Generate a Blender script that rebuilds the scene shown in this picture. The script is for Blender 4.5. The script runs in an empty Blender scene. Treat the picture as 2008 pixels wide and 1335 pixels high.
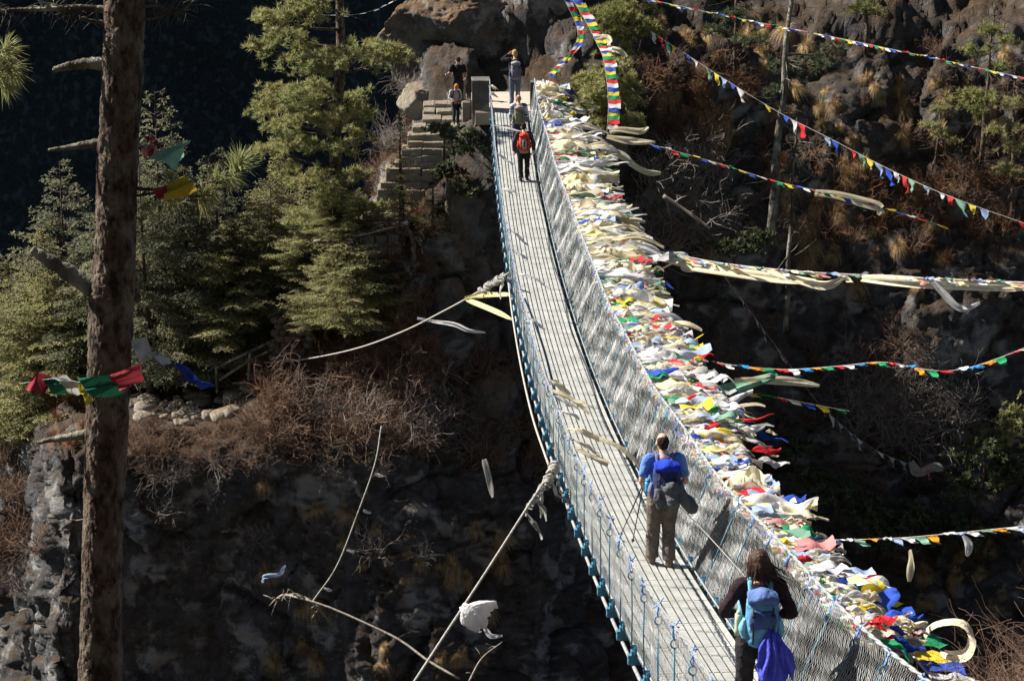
import bpy, math, random, numpy as np
from mathutils import Vector, Matrix
R = math.radians
SC = bpy.context.scene
COL = SC.collection
# ------------------------------------------------------------------ camera, sky, sun, exposure
F, CX, CY, PITCH = 3755.0, 1004.0, 667.5, R(15.5)      # photo pixels (2008 x 1335)
cam = bpy.data.cameras.new('camera'); camo = bpy.data.objects.new('camera', cam); COL.objects.link(camo)
camo.location = (0, 0, 0); camo.rotation_euler = (R(90) - PITCH, 0, 0)
cam.sensor_width = 36; cam.lens = 36 * F / 2008; cam.clip_start = .1; cam.clip_end = 3000
SC.camera = camo
SUN_AZ, SUN_EL = R(18), R(40)          # sun stands to the left, a little beyond the bridge
sdir = Vector((-math.cos(SUN_AZ) * math.cos(SUN_EL), math.sin(SUN_AZ) * math.cos(SUN_EL), math.sin(SUN_EL)))
world = bpy.data.worlds.new('World'); SC.world = world; world.use_nodes = True
wn = world.node_tree.nodes; bg = wn['Background']
sky = wn.new('ShaderNodeTexSky'); sky.sky_type = 'NISHITA'; sky.sun_disc = False
sky.sun_elevation = SUN_EL; sky.sun_rotation = math.atan2(sdir.x, sdir.y); sky.altitude = 3000; sky.air_density = .75; sky.dust_density = 0
world.node_tree.links.new(sky.outputs[0], bg.inputs[0]); bg.inputs[1].default_value = .05
sl = bpy.data.lights.new('sun', 'SUN'); sl.energy = 5.0; sl.angle = R(.53); sl.color = (1, .93, .83)
so = bpy.data.objects.new('sun', sl); COL.objects.link(so); so.rotation_euler = (-sdir).to_track_quat('-Z', 'Y').to_euler()
so.location = (-60, 60, 60)
SC.view_settings.view_transform = 'Standard'; SC.view_settings.look = 'None'
SC.view_settings.exposure = 1.25; SC.view_settings.gamma = 1
SC.cycles.max_bounces = 6; SC.cycles.transparent_max_bounces = 8
try: SC.cycles.use_denoising = True
except Exception: pass

# ------------------------------------------------------------------ helpers
rnd = random.Random(7)
NR = np.random.default_rng(11)
def at(px, py, Y):
    """world point whose view from the photo's standpoint is pixel px,py at horizontal distance Y"""
    tx, ty = (px - CX) / F, (CY - py) / F
    d = Vector((tx, math.cos(PITCH) + ty * math.sin(PITCH), -math.sin(PITCH) + ty * math.cos(PITCH)))
    return d * (Y / d.y)
def project(P):
    P = np.asarray(P, float); c, s = math.cos(PITCH), math.sin(PITCH)
    dep = P[:, 1] * c - P[:, 2] * s; up = P[:, 1] * s + P[:, 2] * c
    return np.stack([CX + F * P[:, 0] / dep, CY - F * up / dep], 1)
def _hash(i, j, k, seed):
    h = (i * 374761393 + j * 668265263 + k * 2147483647 + seed * 144665) & 0xffffffff
    h = ((h ^ (h >> 13)) * 1274126177) & 0xffffffff
    h = ((h ^ (h >> 16)) * 2246822519) & 0xffffffff
    return ((h ^ (h >> 15)) & 0xffff) / 65535.0
def vnoise(P, seed=0):
    P = np.asarray(P, float); fl = np.floor(P).astype(np.int64); f = P - fl; f = f * f * f * (f * (f * 6 - 15) + 10)
    r = 0
    for a in (0, 1):
        for b in (0, 1):
            for c in (0, 1):
                w = (f[:, 0] if a else 1 - f[:, 0]) * (f[:, 1] if b else 1 - f[:, 1]) * (f[:, 2] if c else 1 - f[:, 2])
                r = r + w * _hash(fl[:, 0] + a, fl[:, 1] + b, fl[:, 2] + c, seed)
    return r * 2 - 1
def fbm(P, octs=5, seed=0, gain=.5, ridged=False):
    r = 0; a = 1; t = 0; P = np.asarray(P, float)
    for o in range(octs):
        n = vnoise(P, seed + o * 17)
        if ridged: n = 1 - 2 * np.abs(n)
        r = r + a * n; t += a; a *= gain; P = P * 2.03 + 11.7
    return r / t
def cells(P, seed=0):
    """blocky cellular noise: random value of the nearest cell, and distance to its border"""
    P = np.asarray(P, float); fl = np.floor(P).astype(np.int64)
    best = np.full(len(P), 9.); sec = np.full(len(P), 9.); val = np.zeros(len(P))
    for a in (-1, 0, 1):
        for b in (-1, 0, 1):
            for c in (-1, 0, 1):
                i, j, k = fl[:, 0] + a, fl[:, 1] + b, fl[:, 2] + c
                q = np.stack([i + _hash(i, j, k, seed), j + _hash(i, j, k, seed + 1), k + _hash(i, j, k, seed + 2)], 1)
                d = np.sqrt(((P - q) ** 2).sum(1)); v = _hash(i, j, k, seed + 3)
                m = d < best
                sec = np.where(m, best, np.minimum(sec, d)); val = np.where(m, v, val); best = np.where(m, d, best)
    return val, sec - best
def obj(name, mesh, parent=None, mats=None):
    o = bpy.data.objects.new(name, mesh); COL.objects.link(o)
    if parent is not None: o.parent = parent
    if mats is not None and len(mesh.materials) == 0:
        for m in (mats if isinstance(mats, (list, tuple)) else [mats]): mesh.materials.append(m)
    return o
def empty(name, loc=(0, 0, 0), rz=0):
    o = bpy.data.objects.new(name, None); COL.objects.link(o); o.location = loc; o.rotation_euler = (0, 0, rz)
    o.empty_display_size = .2; return o
def tag(o, label=None, cat=None, group=None, kind=None):
    if label: o['label'] = label
    if cat: o['category'] = cat
    if group: o['group'] = group
    if kind: o['kind'] = kind
    return o
def npmesh(name, V, Fc, smooth=True):
    """V (n,3); Fc (m,k) array or list of arrays with the same k each"""
    me = bpy.data.meshes.new(name); V = np.ascontiguousarray(V, dtype=np.float32)
    lst = Fc if isinstance(Fc, list) else [Fc]
    lst = [np.asarray(f, dtype=np.int32) for f in lst if len(f)]
    loops = np.concatenate([f.ravel() for f in lst]); tot = np.concatenate([np.full(len(f), f.shape[1], np.int32) for f in lst])
    me.vertices.add(len(V)); me.vertices.foreach_set('co', V.ravel())
    me.loops.add(len(loops)); me.loops.foreach_set('vertex_index', loops)
    me.polygons.add(len(tot)); me.polygons.foreach_set('loop_start', np.concatenate([[0], np.cumsum(tot)[:-1]]).astype(np.int32))
    try: me.polygons.foreach_set('loop_total', tot)
    except Exception: pass
    me.update(calc_edges=True)
    if smooth: me.polygons.foreach_set('use_smooth', np.ones(len(tot), bool))
    me.validate(); return me
class MB:
    """collects pieces of one mesh"""
    def __init__(s): s.v = []; s.f = []; s.n = 0
    def add(s, V, Fs):
        V = np.asarray(V, float).reshape(-1, 3); s.v.append(V)
        for f in Fs: s.f.append([i + s.n for i in f])
        s.n += len(V); return s
    def box(s, c, size, M=None):
        x, y, z = [k / 2 for k in size]
        V = np.array([(-x, -y, -z), (x, -y, -z), (x, y, -z), (-x, y, -z), (-x, -y, z), (x, -y, z), (x, y, z), (-x, y, z)])
        if M is not None: V = V @ np.array(M).T
        return s.add(V + np.array(c), [(0, 3, 2, 1), (4, 5, 6, 7), (0, 1, 5, 4), (1, 2, 6, 5), (2, 3, 7, 6), (3, 0, 4, 7)])
    def tube(s, pts, rad, n=8, cap=True):
        pts = [Vector(p) for p in pts]; m = len(pts)
        rad = rad if isinstance(rad, (list, tuple, np.ndarray)) else [rad] * m
        t0 = (pts[1] - pts[0]).normalized(); u = t0.orthogonal().normalized(); V = []
        for i, p in enumerate(pts):
            t = (pts[min(i + 1, m - 1)] - pts[max(i - 1, 0)]).normalized()
            u = (u - t * u.dot(t)).normalized() if (u - t * u.dot(t)).length > 1e-6 else t.orthogonal().normalized()
            w = t.cross(u)
            for k in range(n):
                a = 2 * math.pi * k / n; V.append(p + (u * math.cos(a) + w * math.sin(a)) * rad[i])
        fs = [(i * n + k, i * n + (k + 1) % n, (i + 1) * n + (k + 1) % n, (i + 1) * n + k) for i in range(m - 1) for k in range(n)]
        if cap: fs += [tuple(range(n))[::-1], tuple((m - 1) * n + k for k in range(n))]
        return s.add([tuple(v) for v in V], fs)
    def loft(s, rings):
        """rings: list of equal-length lists of points; closed tube with caps"""
        n = len(rings[0]); m = len(rings); V = [tuple(p) for r in rings for p in r]
        fs = [(i * n + k, i * n + (k + 1) % n, (i + 1) * n + (k + 1) % n, (i + 1) * n + k) for i in range(m - 1) for k in range(n)]
        fs += [tuple(range(n))[::-1], tuple((m - 1) * n + k for k in range(n))]
        return s.add(V, fs)
    def ball(s, c, r, n=10, M=None):
        r = (r, r, r) if not hasattr(r, '__len__') else r
        V = []; h = n // 2 + 1
        for i in range(1, h):
            th = math.pi * i / h
            for k in range(n):
                a = 2 * math.pi * k / n; V.append((r[0] * math.sin(th) * math.cos(a), r[1] * math.sin(th) * math.sin(a), r[2] * math.cos(th)))
        V += [(0, 0, r[2]), (0, 0, -r[2])]; V = np.array(V)
        if M is not None: V = V @ np.array(M).T
        fs = [(i * n + k, (i + 1) * n + k, (i + 1) * n + (k + 1) % n, i * n + (k + 1) % n) for i in range(h - 2) for k in range(n)]
        T, B = (h - 1) * n, (h - 1) * n + 1
        fs += [(T, k, (k + 1) % n) for k in range(n)] + [(B, (h - 2) * n + (k + 1) % n, (h - 2) * n + k) for k in range(n)]
        return s.add(V + np.array(c), fs)
    def mesh(s, name, smooth=True):
        me = bpy.data.meshes.new(name)
        me.from_pydata([tuple(v) for v in np.concatenate(s.v)], [], s.f)
        if smooth: me.polygons.foreach_set('use_smooth', np.ones(len(s.f), bool))
        me.update(); return me
    def build(s, name, mat, parent=None, smooth=True):
        return obj(name, s.mesh(name, smooth), parent, mat)
def prisms(P, Q, r, name):
    """many thin three-sided wires at once"""
    P, Q = np.asarray(P, float), np.asarray(Q, float); d = Q - P; d /= np.linalg.norm(d, axis=1, keepdims=True) + 1e-9
    ref = np.where(np.abs(d[:, 2:3]) > .9, np.array([[1., 0, 0]]), np.array([[0, 0, 1.]]))
    u = np.cross(d, ref); u /= np.linalg.norm(u, axis=1, keepdims=True); w = np.cross(d, u); n = len(P)
    r = np.broadcast_to(np.asarray(r, float).reshape(-1, 1), (n, 1))
    V = np.zeros((n, 6, 3))
    for k in range(3):
        a = 2 * math.pi * k / 3; o = (u * math.cos(a) + w * math.sin(a)) * r
        V[:, k] = P + o; V[:, 3 + k] = Q + o
    b = np.arange(n)[:, None] * 6
    Fc = np.concatenate([b + np.array([[k, (k + 1) % 3, 3 + (k + 1) % 3, 3 + k]]) for k in range(3)])
    return npmesh(name, V.reshape(-1, 3), Fc)

# ------------------------------------------------------------------ materials
def mat(name, base, rough=.8, c2=None, scale=8., bump=0., bscale=None, metal=0., spec=.3, c3=None, s3=2., trans=0., detail=6., thr=(.35, .65), stretch=None):
    """mottled Principled: base and c2 mixed by noise, then c3 in larger patches"""
    m = bpy.data.materials.new(name); m.use_nodes = True; nt = m.node_tree; N, L = nt.nodes, nt.links
    b = N['Principled BSDF']; b.inputs['Roughness'].default_value = rough; b.inputs['Metallic'].default_value = metal
    b.inputs['Specular IOR Level'].default_value = spec
    tc = N.new('ShaderNodeTexCoord'); src = tc.outputs['Object']
    if stretch:
        mp = N.new('ShaderNodeMapping'); mp.inputs['Scale'].default_value = stretch; L.new(src, mp.inputs[0]); src = mp.outputs[0]
    def nz(sc, lo, hi, det=detail):
        n = N.new('ShaderNodeTexNoise'); n.inputs['Scale'].default_value = sc; n.inputs['Detail'].default_value = det; L.new(src, n.inputs['Vector'])
        r = N.new('ShaderNodeMapRange'); r.inputs[1].default_value = lo; r.inputs[2].default_value = hi; L.new(n.outputs[0], r.inputs[0]); return r.outputs[0], n.outputs[0]
    def mix(f, a, bb):
        x = N.new('ShaderNodeMix'); x.data_type = 'RGBA'; L.new(f, x.inputs[0])
        for v, s in ((a, x.inputs[6]), (bb, x.inputs[7])):
            if isinstance(v, tuple): s.default_value = (*v, 1)
            else: L.new(v, s)
        return x.outputs[2]
    col = None
    if c2:
        f, raw = nz(scale, *thr); col = mix(f, tuple(base), tuple(c2))
    if c3:
        f, raw = nz(s3, .45, .62); col = mix(f, col if col is not None else tuple(base), tuple(c3))
    if col is not None: L.new(col, b.inputs['Base Color'])
    else: b.inputs['Base Color'].default_value = (*base, 1)
    if bump:
        n = N.new('ShaderNodeTexNoise'); n.inputs['Scale'].default_value = bscale or scale * 2; n.inputs['Detail'].default_value = 8; L.new(src, n.inputs['Vector'])
        bp = N.new('ShaderNodeBump'); bp.inputs['Strength'].default_value = bump; bp.inputs['Distance'].default_value = .05
        L.new(n.outputs[0], bp.inputs['Height']); L.new(bp.outputs[0], b.inputs['Normal'])
    if trans:
        t = N.new('ShaderNodeBsdfTranslucent'); ms = N.new('ShaderNodeMixShader'); ms.inputs[0].default_value = trans
        if col is not None: L.new(col, t.inputs[0])
        else: t.inputs[0].default_value = (*base, 1)
        L.new(b.outputs[0], ms.inputs[1]); L.new(t.outputs[0], ms.inputs[2]); L.new(ms.outputs[0], N['Material Output'].inputs[0])
    return m
def cloth(name, c, trans=.35, c2=None):
    return mat(name, c, .85, c2 or tuple(k * .75 for k in c), 6., .25, 30., trans=trans, spec=.1)
M = {}
M['white'] = cloth('white_cloth', (.80, .80, .80), c2=(.62, .62, .64)); M['cream'] = cloth('cream_silk', (.82, .76, .58), c2=(.70, .63, .44))
M['blue'] = cloth('blue_cloth', (.05, .12, .62)); M['red'] = cloth('red_cloth', (.72, .05, .06)); M['green'] = cloth('green_cloth', (.03, .36, .15))
M['yellow'] = cloth('yellow_cloth', (.85, .68, .07)); M['grey'] = cloth('faded_grey_cloth', (.48, .48, .46)); M['skyblue'] = cloth('sky_blue_cloth', (.04, .34, .78))
M['orange'] = cloth('orange_cloth', (.85, .36, .03)); M['pale_green'] = cloth('faded_green_cloth', (.25, .48, .36)); M['shaded_red'] = cloth('shaded_red_cloth', (.34, .045, .06), .15); M['shaded_green'] = cloth('shaded_green_cloth', (.02, .13, .075), .1); M['shaded_yellow'] = cloth('shaded_yellow_cloth', (.45, .34, .04), .2); M['shaded_blue'] = cloth('shaded_blue_cloth', (.03, .05, .26), .15)  # last four darkened: backlit shade of the near trunk flags put into colour
M['pink'] = cloth('faded_red_cloth', (.75, .30, .30))
M['pale_blue'] = cloth('faded_blue_cloth', (.38, .50, .75)); M['pale_yellow'] = cloth('pale_yellow_cloth', (.85, .78, .40))
M['net'] = mat('galvanised_wire', (.60, .62, .62), .45, (.40, .42, .43), 4., metal=.35)
M['deck'] = None
M['blue_steel'] = mat('blue_painted_steel', (.035, .16, .27), .45, (.06, .22, .34), 5., .15, 40., c3=(.10, .16, .18), s3=3.)
M['cable'] = mat('steel_cable', (.40, .42, .43), .5, (.28, .29, .30), 12., .3, 60., metal=.3)
M['rope'] = mat('hemp_rope', (.46, .44, .40), .9, (.30, .29, .26), 20., .5, 60.)
M['blue_rope'] = mat('blue_cord', (.09, .22, .55), .8, (.25, .40, .70), 30.)
M['concrete'] = mat('concrete', (.115, .112, .105), .9, (.075, .073, .07), 3., .4, 20., c3=(.30, .29, .26), s3=1.2)
M['bark'] = mat('pine_bark', (.085, .052, .036), .95, (.024, .016, .012), 15., 1.0, 26., thr=(.43, .57), c3=(.135, .11, .082), s3=9., stretch=(1, 1, .6))
M['lichen_bark'] = mat('grey_lichen_bark', (.12, .11, .09), .95, (.05, .04, .03), 8., 1., 20., c3=(.26, .26, .21), s3=3., stretch=(1, 1, .5))
M['dead_wood'] = mat('bleached_wood', (.38, .35, .31), .9, (.22, .19, .16), 10., .6, 30., stretch=(1, 1, .3))
M['twig'] = mat('dry_twig', (.21, .135, .095), .9, (.12, .075, .05), 2.)
M['near_twig'] = mat('red_brown_twig', (.24, .155, .115), .9, (.15, .095, .07), 2.)
M['twig_grey'] = mat('grey_twig', (.33, .29, .26), .9, (.20, .17, .15), 2.)
M['straw'] = mat('dry_grass', (.48, .35, .18), .9, (.32, .21, .10), 2., trans=.15)
M['rust_brush'] = mat('rusty_brush', (.24, .135, .08), .9, (.17, .07, .035), 2., trans=.1)
M['needle'] = mat('pine_needles', (.25, .26, .09), .6, (.15, .17, .06), 1.2, trans=.35, c3=(.29, .27, .10), s3=.7)
M['needle_bright'] = mat('bright_pine_needles', (.33, .345, .15), .55, (.22, .245, .10), 1.5, trans=.38, c3=(.36, .33, .14), s3=.8)
M['fir'] = mat('fir_needles', (.22, .225, .14), .7, (.11, .13, .085), 1.5, trans=.48, c3=(.27, .26, .15), s3=.6)
M['fir_olive'] = mat('olive_needles', (.30, .295, .135), .7, (.20, .205, .09), 1.5, trans=.48, c3=(.34, .31, .15), s3=.6)
M['dark_leaf'] = mat('dark_leaf', (.10, .12, .06), .6, (.06, .075, .04), 2., trans=.3)
# ------------------------------------------------------------------ rock and earth
def ground_mat(name, rock=(.105, .105, .108), rock2=(.042, .043, .047), earth=(.095, .062, .038), earth2=(.045, .034, .025), pale=(.27, .27, .265), veg=.35):
    m = bpy.data.materials.new(name); m.use_nodes = True; nt = m.node_tree; N, L = nt.nodes, nt.links
    b = N['Principled BSDF']; b.inputs['Roughness'].default_value = .95; b.inputs['Specular IOR Level'].default_value = .15
    g = N.new('ShaderNodeNewGeometry'); pos = g.outputs['Position']
    def nz(sc, lo, hi, det=8, rough=.6):
        n = N.new('ShaderNodeTexNoise'); n.inputs['Scale'].default_value = sc; n.inputs['Detail'].default_value = det; n.inputs['Roughness'].default_value = rough
        L.new(pos, n.inputs['Vector']); r = N.new('ShaderNodeMapRange'); r.inputs[1].default_value = lo; r.inputs[2].default_value = hi; L.new(n.outputs[0], r.inputs[0]); return r.outputs[0]
    def mix(f, a, c):
        x = N.new('ShaderNodeMix'); x.data_type = 'RGBA'; L.new(f, x.inputs[0])
        for v, s in ((a, x.inputs[6]), (c, x.inputs[7])):
            if isinstance(v, tuple): s.default_value = (*v, 1)
            else: L.new(v, s)
        return x.outputs[2]
    def math_(op, a, c):
        x = N.new('ShaderNodeMath'); x.operation = op; x.use_clamp = True
        for v, s in ((a, x.inputs[0]), (c, x.inputs[1])):
            if isinstance(v, (int, float)): s.default_value = v
            else: L.new(v, s)
        return x.outputs[0]
    rk = mix(nz(1.6, .35, .65), rock, rock2); rk = mix(nz(.7, .53, .60), rk, pale); rk = mix(nz(9, .60, .72, 4), rk, tuple(k * .8 for k in pale))
    er = mix(nz(2.5, .35, .65), earth, earth2)
    sx = N.new('ShaderNodeSeparateXYZ'); L.new(g.outputs['Normal'], sx.inputs[0])
    up = N.new('ShaderNodeMapRange'); up.inputs[1].default_value = .3; up.inputs[2].default_value = .75; L.new(sx.outputs[2], up.inputs[0])
    f = math_('ADD', math_('MULTIPLY', up.outputs[0], .75), math_('MULTIPLY', nz(.55, .48, .60), veg))
    L.new(mix(f, rk, er), b.inputs['Base Color'])
    n1 = N.new('ShaderNodeTexNoise'); n1.inputs['Scale'].default_value = 4.5; n1.inputs['Detail'].default_value = 12; n1.inputs['Roughness'].default_value = .74; L.new(pos, n1.inputs['Vector'])
    wp = N.new('ShaderNodeMapping'); wp.inputs['Scale'].default_value = (1, 1, .35); wp.inputs['Rotation'].default_value = (.2, .35, 0); L.new(pos, wp.inputs[0]); wn_ = N.new('ShaderNodeTexNoise'); wn_.inputs['Scale'].default_value = .8; wn_.inputs['Detail'].default_value = 5; L.new(wp.outputs[0], wn_.inputs['Vector'])
    wm_ = N.new('ShaderNodeVectorMath'); wm_.operation = 'MULTIPLY_ADD'; wm_.inputs[1].default_value = (1.2, 1.2, 1.2); L.new(wn_.outputs['Color'], wm_.inputs[0]); L.new(wp.outputs[0], wm_.inputs[2])
    v = N.new('ShaderNodeTexVoronoi'); v.feature = 'DISTANCE_TO_EDGE'; v.inputs['Scale'].default_value = .75; L.new(wm_.outputs[0], v.inputs['Vector'])
    vr = N.new('ShaderNodeMapRange'); vr.inputs[2].default_value = .03; L.new(v.outputs['Distance'], vr.inputs[0])
    ad = N.new('ShaderNodeMath'); ad.operation = 'MULTIPLY_ADD'; ad.inputs[1].default_value = .16; L.new(vr.outputs[0], ad.inputs[0]); L.new(n1.outputs[0], ad.inputs[2])
    bp = N.new('ShaderNodeBump'); bp.inputs['Strength'].default_value = .9; bp.inputs['Distance'].default_value = .22; L.new(ad.outputs[0], bp.inputs['Height']); L.new(bp.outputs[0], b.inputs['Normal'])
    return m
M['cliff'] = ground_mat('cliff_rock')
M['boulder'] = ground_mat('boulder_rock', rock=(.16, .155, .145), rock2=(.06, .06, .06), earth=(.26, .14, .065), earth2=(.13, .08, .04), veg=.2)
M['stone'] = ground_mat('loose_stone', rock=(.40, .375, .335), rock2=(.27, .255, .235), earth=(.30, .24, .17), earth2=(.22, .18, .13), pale=(.42, .40, .36), veg=.3)
M['trail'] = mat('trodden_trail', (.32, .26, .20), .95, (.20, .16, .12), 2., .6, 10.)

# profile of the far bank: per column, ten points (height on the picture, distance) from gorge floor over the lip to the crest and down behind
CK = {
 -500: [(1900,62),(1335,66),(1050,68),(900,69),(870,71),(855,73),(845,76),(838,80),(1100,105),(1700,125)],
 0:    [(1900,60),(1335,65),(1050,67),(900,68),(880,69),(865,71),(850,74),(840,78),(1100,100),(1700,120)],
 75:   [(1900,58),(1335,63),(1050,65.5),(900,65),(875,65),(862,66.5),(848,70),(838,74),(1100,100),(1700,120)],
 112:  [(1900,53),(1335,57.4),(1050,57.4),(900,57.4),(865,58.5),(850,60),(838,66),(828,70),(1100,95),(1700,120)],
 250:  [(1900,52),(1335,57.3),(1050,57.3),(880,57.1),(838,58.4),(805,60.5),(775,62.4),(748,68),(1000,90),(1700,115)],
 420:  [(1900,51),(1335,57.0),(1050,57.1),(890,56.9),(838,58.3),(795,60.8),(765,62.5),(710,67),(900,90),(1700,115)],
 520:  [(1900,50),(1335,56.4),(1050,56.7),(890,56.7),(805,58.4),(745,60.4),(710,61.5),(640,66),(850,90),(1700,115)],
 620:  [(1900,50),(1335,55.8),(1080,56.5),(900,56.8),(790,58.8),(715,60.4),(650,61.5),(560,67),(800,90),(1600,115)],
 720:  [(1900,50),(1335,54.5),(1080,55.8),(900,56.8),(760,58.5),(630,59.6),(510,60.3),(400,66),(700,90),(1500,115)],
 780:  [(1900,49.5),(1335,54.3),(1080,55.6),(900,57),(750,58.4),(600,59.5),(505,60.0),(290,64.6),(420,90),(1400,115)],
 830:  [(1900,49),(1335,54),(1080,55.5),(900,57),(750,58.3),(600,59.4),(510,59.9),(350,62.1),(210,65.6),(60,70)],
 895:  [(1900,49),(1335,54),(1080,55.5),(900,57.5),(750,58.8),(600,60),(470,60.6),(265,62.2),(203,65.7),(-100,74)],
 960:  [(1900,49),(1335,54),(1080,56),(900,58),(750,59.3),(600,60.2),(420,60.9),(236,61.9),(192,66.6),(-300,76)],
 1065: [(1900,49),(1335,54),(1080,56),(900,58.5),(750,60),(600,60.8),(430,61.2),(236,61.9),(190,66.4),(-300,76)],
 1125: [(1900,49),(1335,55),(1080,58),(900,61),(750,62.3),(600,62.8),(450,63.2),(260,64.2),(150,66.5),(-300,76)],
 1300: [(1900,47),(1335,57),(1080,61),(900,63.0),(750,64.0),(600,64.4),(480,65),(260,67.4),(90,70.5),(-300,78)],
 1500: [(1900,46),(1335,58),(1080,62),(900,63.5),(750,64.3),(600,64.6),(480,65.3),(260,68.2),(90,71),(-300,79)],
 1750: [(1900,44),(1335,57),(1080,61.5),(900,63.2),(750,64),(600,64.6),(480,65.6),(260,68.4),(90,71),(-300,79)],
 2050: [(1900,42),(1335,54),(1080,59),(900,61.8),(750,63.2),(600,64.3),(480,65.5),(260,68),(90,70.4),(-300,78)],
 2600: [(1900,40),(1335,50),(1080,55),(900,58.5),(750,60.5),(600,62),(480,63.5),(260,66),(90,69),(-300,76)]}
ROWS = [46, 70, 50, 30, 26, 26, 34, 36, 34]
cols = sorted(CK); pxs = np.concatenate([np.linspace(-500, 40, 80, False), np.linspace(40, 150, 130, False), np.linspace(150, 2600, 430)]); NC = len(pxs)
kp = np.zeros((10, NC)); ky = np.zeros((10, NC))
for k in range(10):
    a = [CK[c][k][0] for c in cols]; b = [CK[c][k][1] for c in cols]
    kp[k] = np.interp(pxs, cols, a); ky[k] = np.interp(pxs, cols, b)
gp, gy = [], []
for k in range(9):
    for i in range(ROWS[k]):
        t = i / ROWS[k]
        gp.append(kp[k] * (1 - t) + kp[k + 1] * t); gy.append(ky[k] * (1 - t) + ky[k + 1] * t)
gp.append(kp[9]); gy.append(ky[9]); gp = np.array(gp); gy = np.array(gy)
def smooth_rows(A, it):
    for _ in range(it):
        B = A.copy(); B[1:-1] = (A[:-2] + 2 * A[1:-1] + A[2:]) / 4; B[:, 1:-1] = (B[:, :-2] + 2 * B[:, 1:-1] + B[:, 2:]) / 4; A = B
    return A
gp, gy = smooth_rows(gp, 5), smooth_rows(gy, 5)
ty = (CY - gp) / F; tx = (pxs[None, :] - CX) / F
dy = math.cos(PITCH) + ty * math.sin(PITCH); dz = -math.sin(PITCH) + ty * math.cos(PITCH)
TP = np.stack([tx * gy / dy, gy, dz * gy / dy], -1)
def grid_normals(G):
    du = np.gradient(G, axis=1); du /= np.linalg.norm(du, axis=-1, keepdims=True) + 1e-9; dv = np.gradient(G, axis=0); n = np.cross(du, dv); return n / (np.linalg.norm(n, axis=-1, keepdims=True) + 1e-9)
TN = grid_normals(TP); nr, nc = gp.shape
flat = TP.reshape(-1, 3); S = flat * np.array([1, 1, 1.15])
def disp(P):
    v1, e1 = cells(P * .55 + fbm(P * .6, 3, 5)[:, None] * .5, 3); v2, e2 = cells(P * 1.7 + 40, 9)
    W_ = P * np.array([1, 1, .45]) + .5 * fbm(P * .5, 3, 77)[:, None]; v3, e3 = cells(W_ * .42 + 9, 23)
    return .95 * fbm(P * .2, 5, 1, .55) + .30 * (v1 - .5) + .7 * (v3 - .5) + .12 * (v2 - .5) - .08 * np.exp(-e1 * 9) - .25 * np.exp(-e3 * 7) - .04 * np.exp(-e2 * 8) + .26 * fbm(P * .9, 6, 8, .58, True) + .05 * fbm(P * 5, 4, 18, .6)
amp = np.ones((nr, nc))
# calmer where people walk: the trail ledge, the stone steps and the landing
def calm(px0, px1, py0, py1, val):
    m = (pxs[None, :] > px0) & (pxs[None, :] < px1) & (gp > py0) & (gp < py1); amp[m] = val
calm(240, 900, 900, 1900, .9); calm(835, 1075, 170, 350, .12); calm(745, 835, 170, 520, .6); calm(690, 860, 360, 520, .35); calm(230, 520, 765, 842, .25)
amp[sum(ROWS[:7]) + 30:, :int(np.searchsorted(pxs, 780))] *= .5
amp = smooth_rows(amp, 8)
TP = TP + TN * (disp(S).reshape(nr, nc) * amp)[..., None]
flat = TP.reshape(-1, 3)
idx = np.arange(nr * nc).reshape(nr, nc)
quads = np.stack([idx[:-1, :-1], idx[:-1, 1:], idx[1:, 1:], idx[1:, :-1]], -1).reshape(-1, 4)
terrain = obj('terrain', npmesh('terrain', flat, quads), None, M['cliff']); tag(terrain, 'dark rocky gorge bank with ledges, brown earth and steep cliffs', 'cliff', kind='structure')
TN = grid_normals(TP); TPX = project(flat); TY = flat[:, 1]
front = np.zeros((nr, nc), bool); front[:sum(ROWS[:7]) + 20] = True; front[:, pxs > 800] = True; front = front.ravel()
def ground(px, py, w=6):
    """terrain point and normal seen at a picture position (the nearest surface there)"""
    d = np.abs(TPX[:, 0] - px) + np.abs(TPX[:, 1] - py); m = np.where((d < w) & front)[0]
    if len(m) == 0: m = np.where(front)[0][[int(np.argmin(d[front]))]]
    k = m[int(np.argmin(TY[m]))]; return Vector(flat[k]), Vector(TN.reshape(-1, 3)[k])
# near bank under the photographer, and the gorge floor between
gx = np.linspace(-40, 40, 90); gyv = np.linspace(-8, 58, 90); X, Y = np.meshgrid(gx, gyv)
prof = np.interp(Y, [-8, 0, 4, 8, 12, 16, 20, 26, 32, 45, 58], [-.5, -1.7, -3.6, -6.2, -8.9, -11.0, -15.5, -24, -32, -36, -36])
Z = prof + 3.3 * np.exp(-((X - 5.3) / 2.1) ** 2 - ((Y - 17) / 3.5) ** 2) + .5 * fbm(np.stack([X.ravel() * .3, Y.ravel() * .3, X.ravel() * 0], 1), 5, 21).reshape(X.shape)
nv = np.stack([X, Y, Z], -1).reshape(-1, 3); ii = np.arange(8100).reshape(90, 90)
tag(obj('ground', npmesh('ground', nv, np.stack([ii[:-1, :-1], ii[:-1, 1:], ii[1:, 1:], ii[1:, :-1]], -1).reshape(-1, 4)), None, M['cliff']), kind='structure')
def near_z(x, y): return float(np.interp(y, gyv, [np.interp(x, gx, Z[i]) for i in range(90)]))
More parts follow.
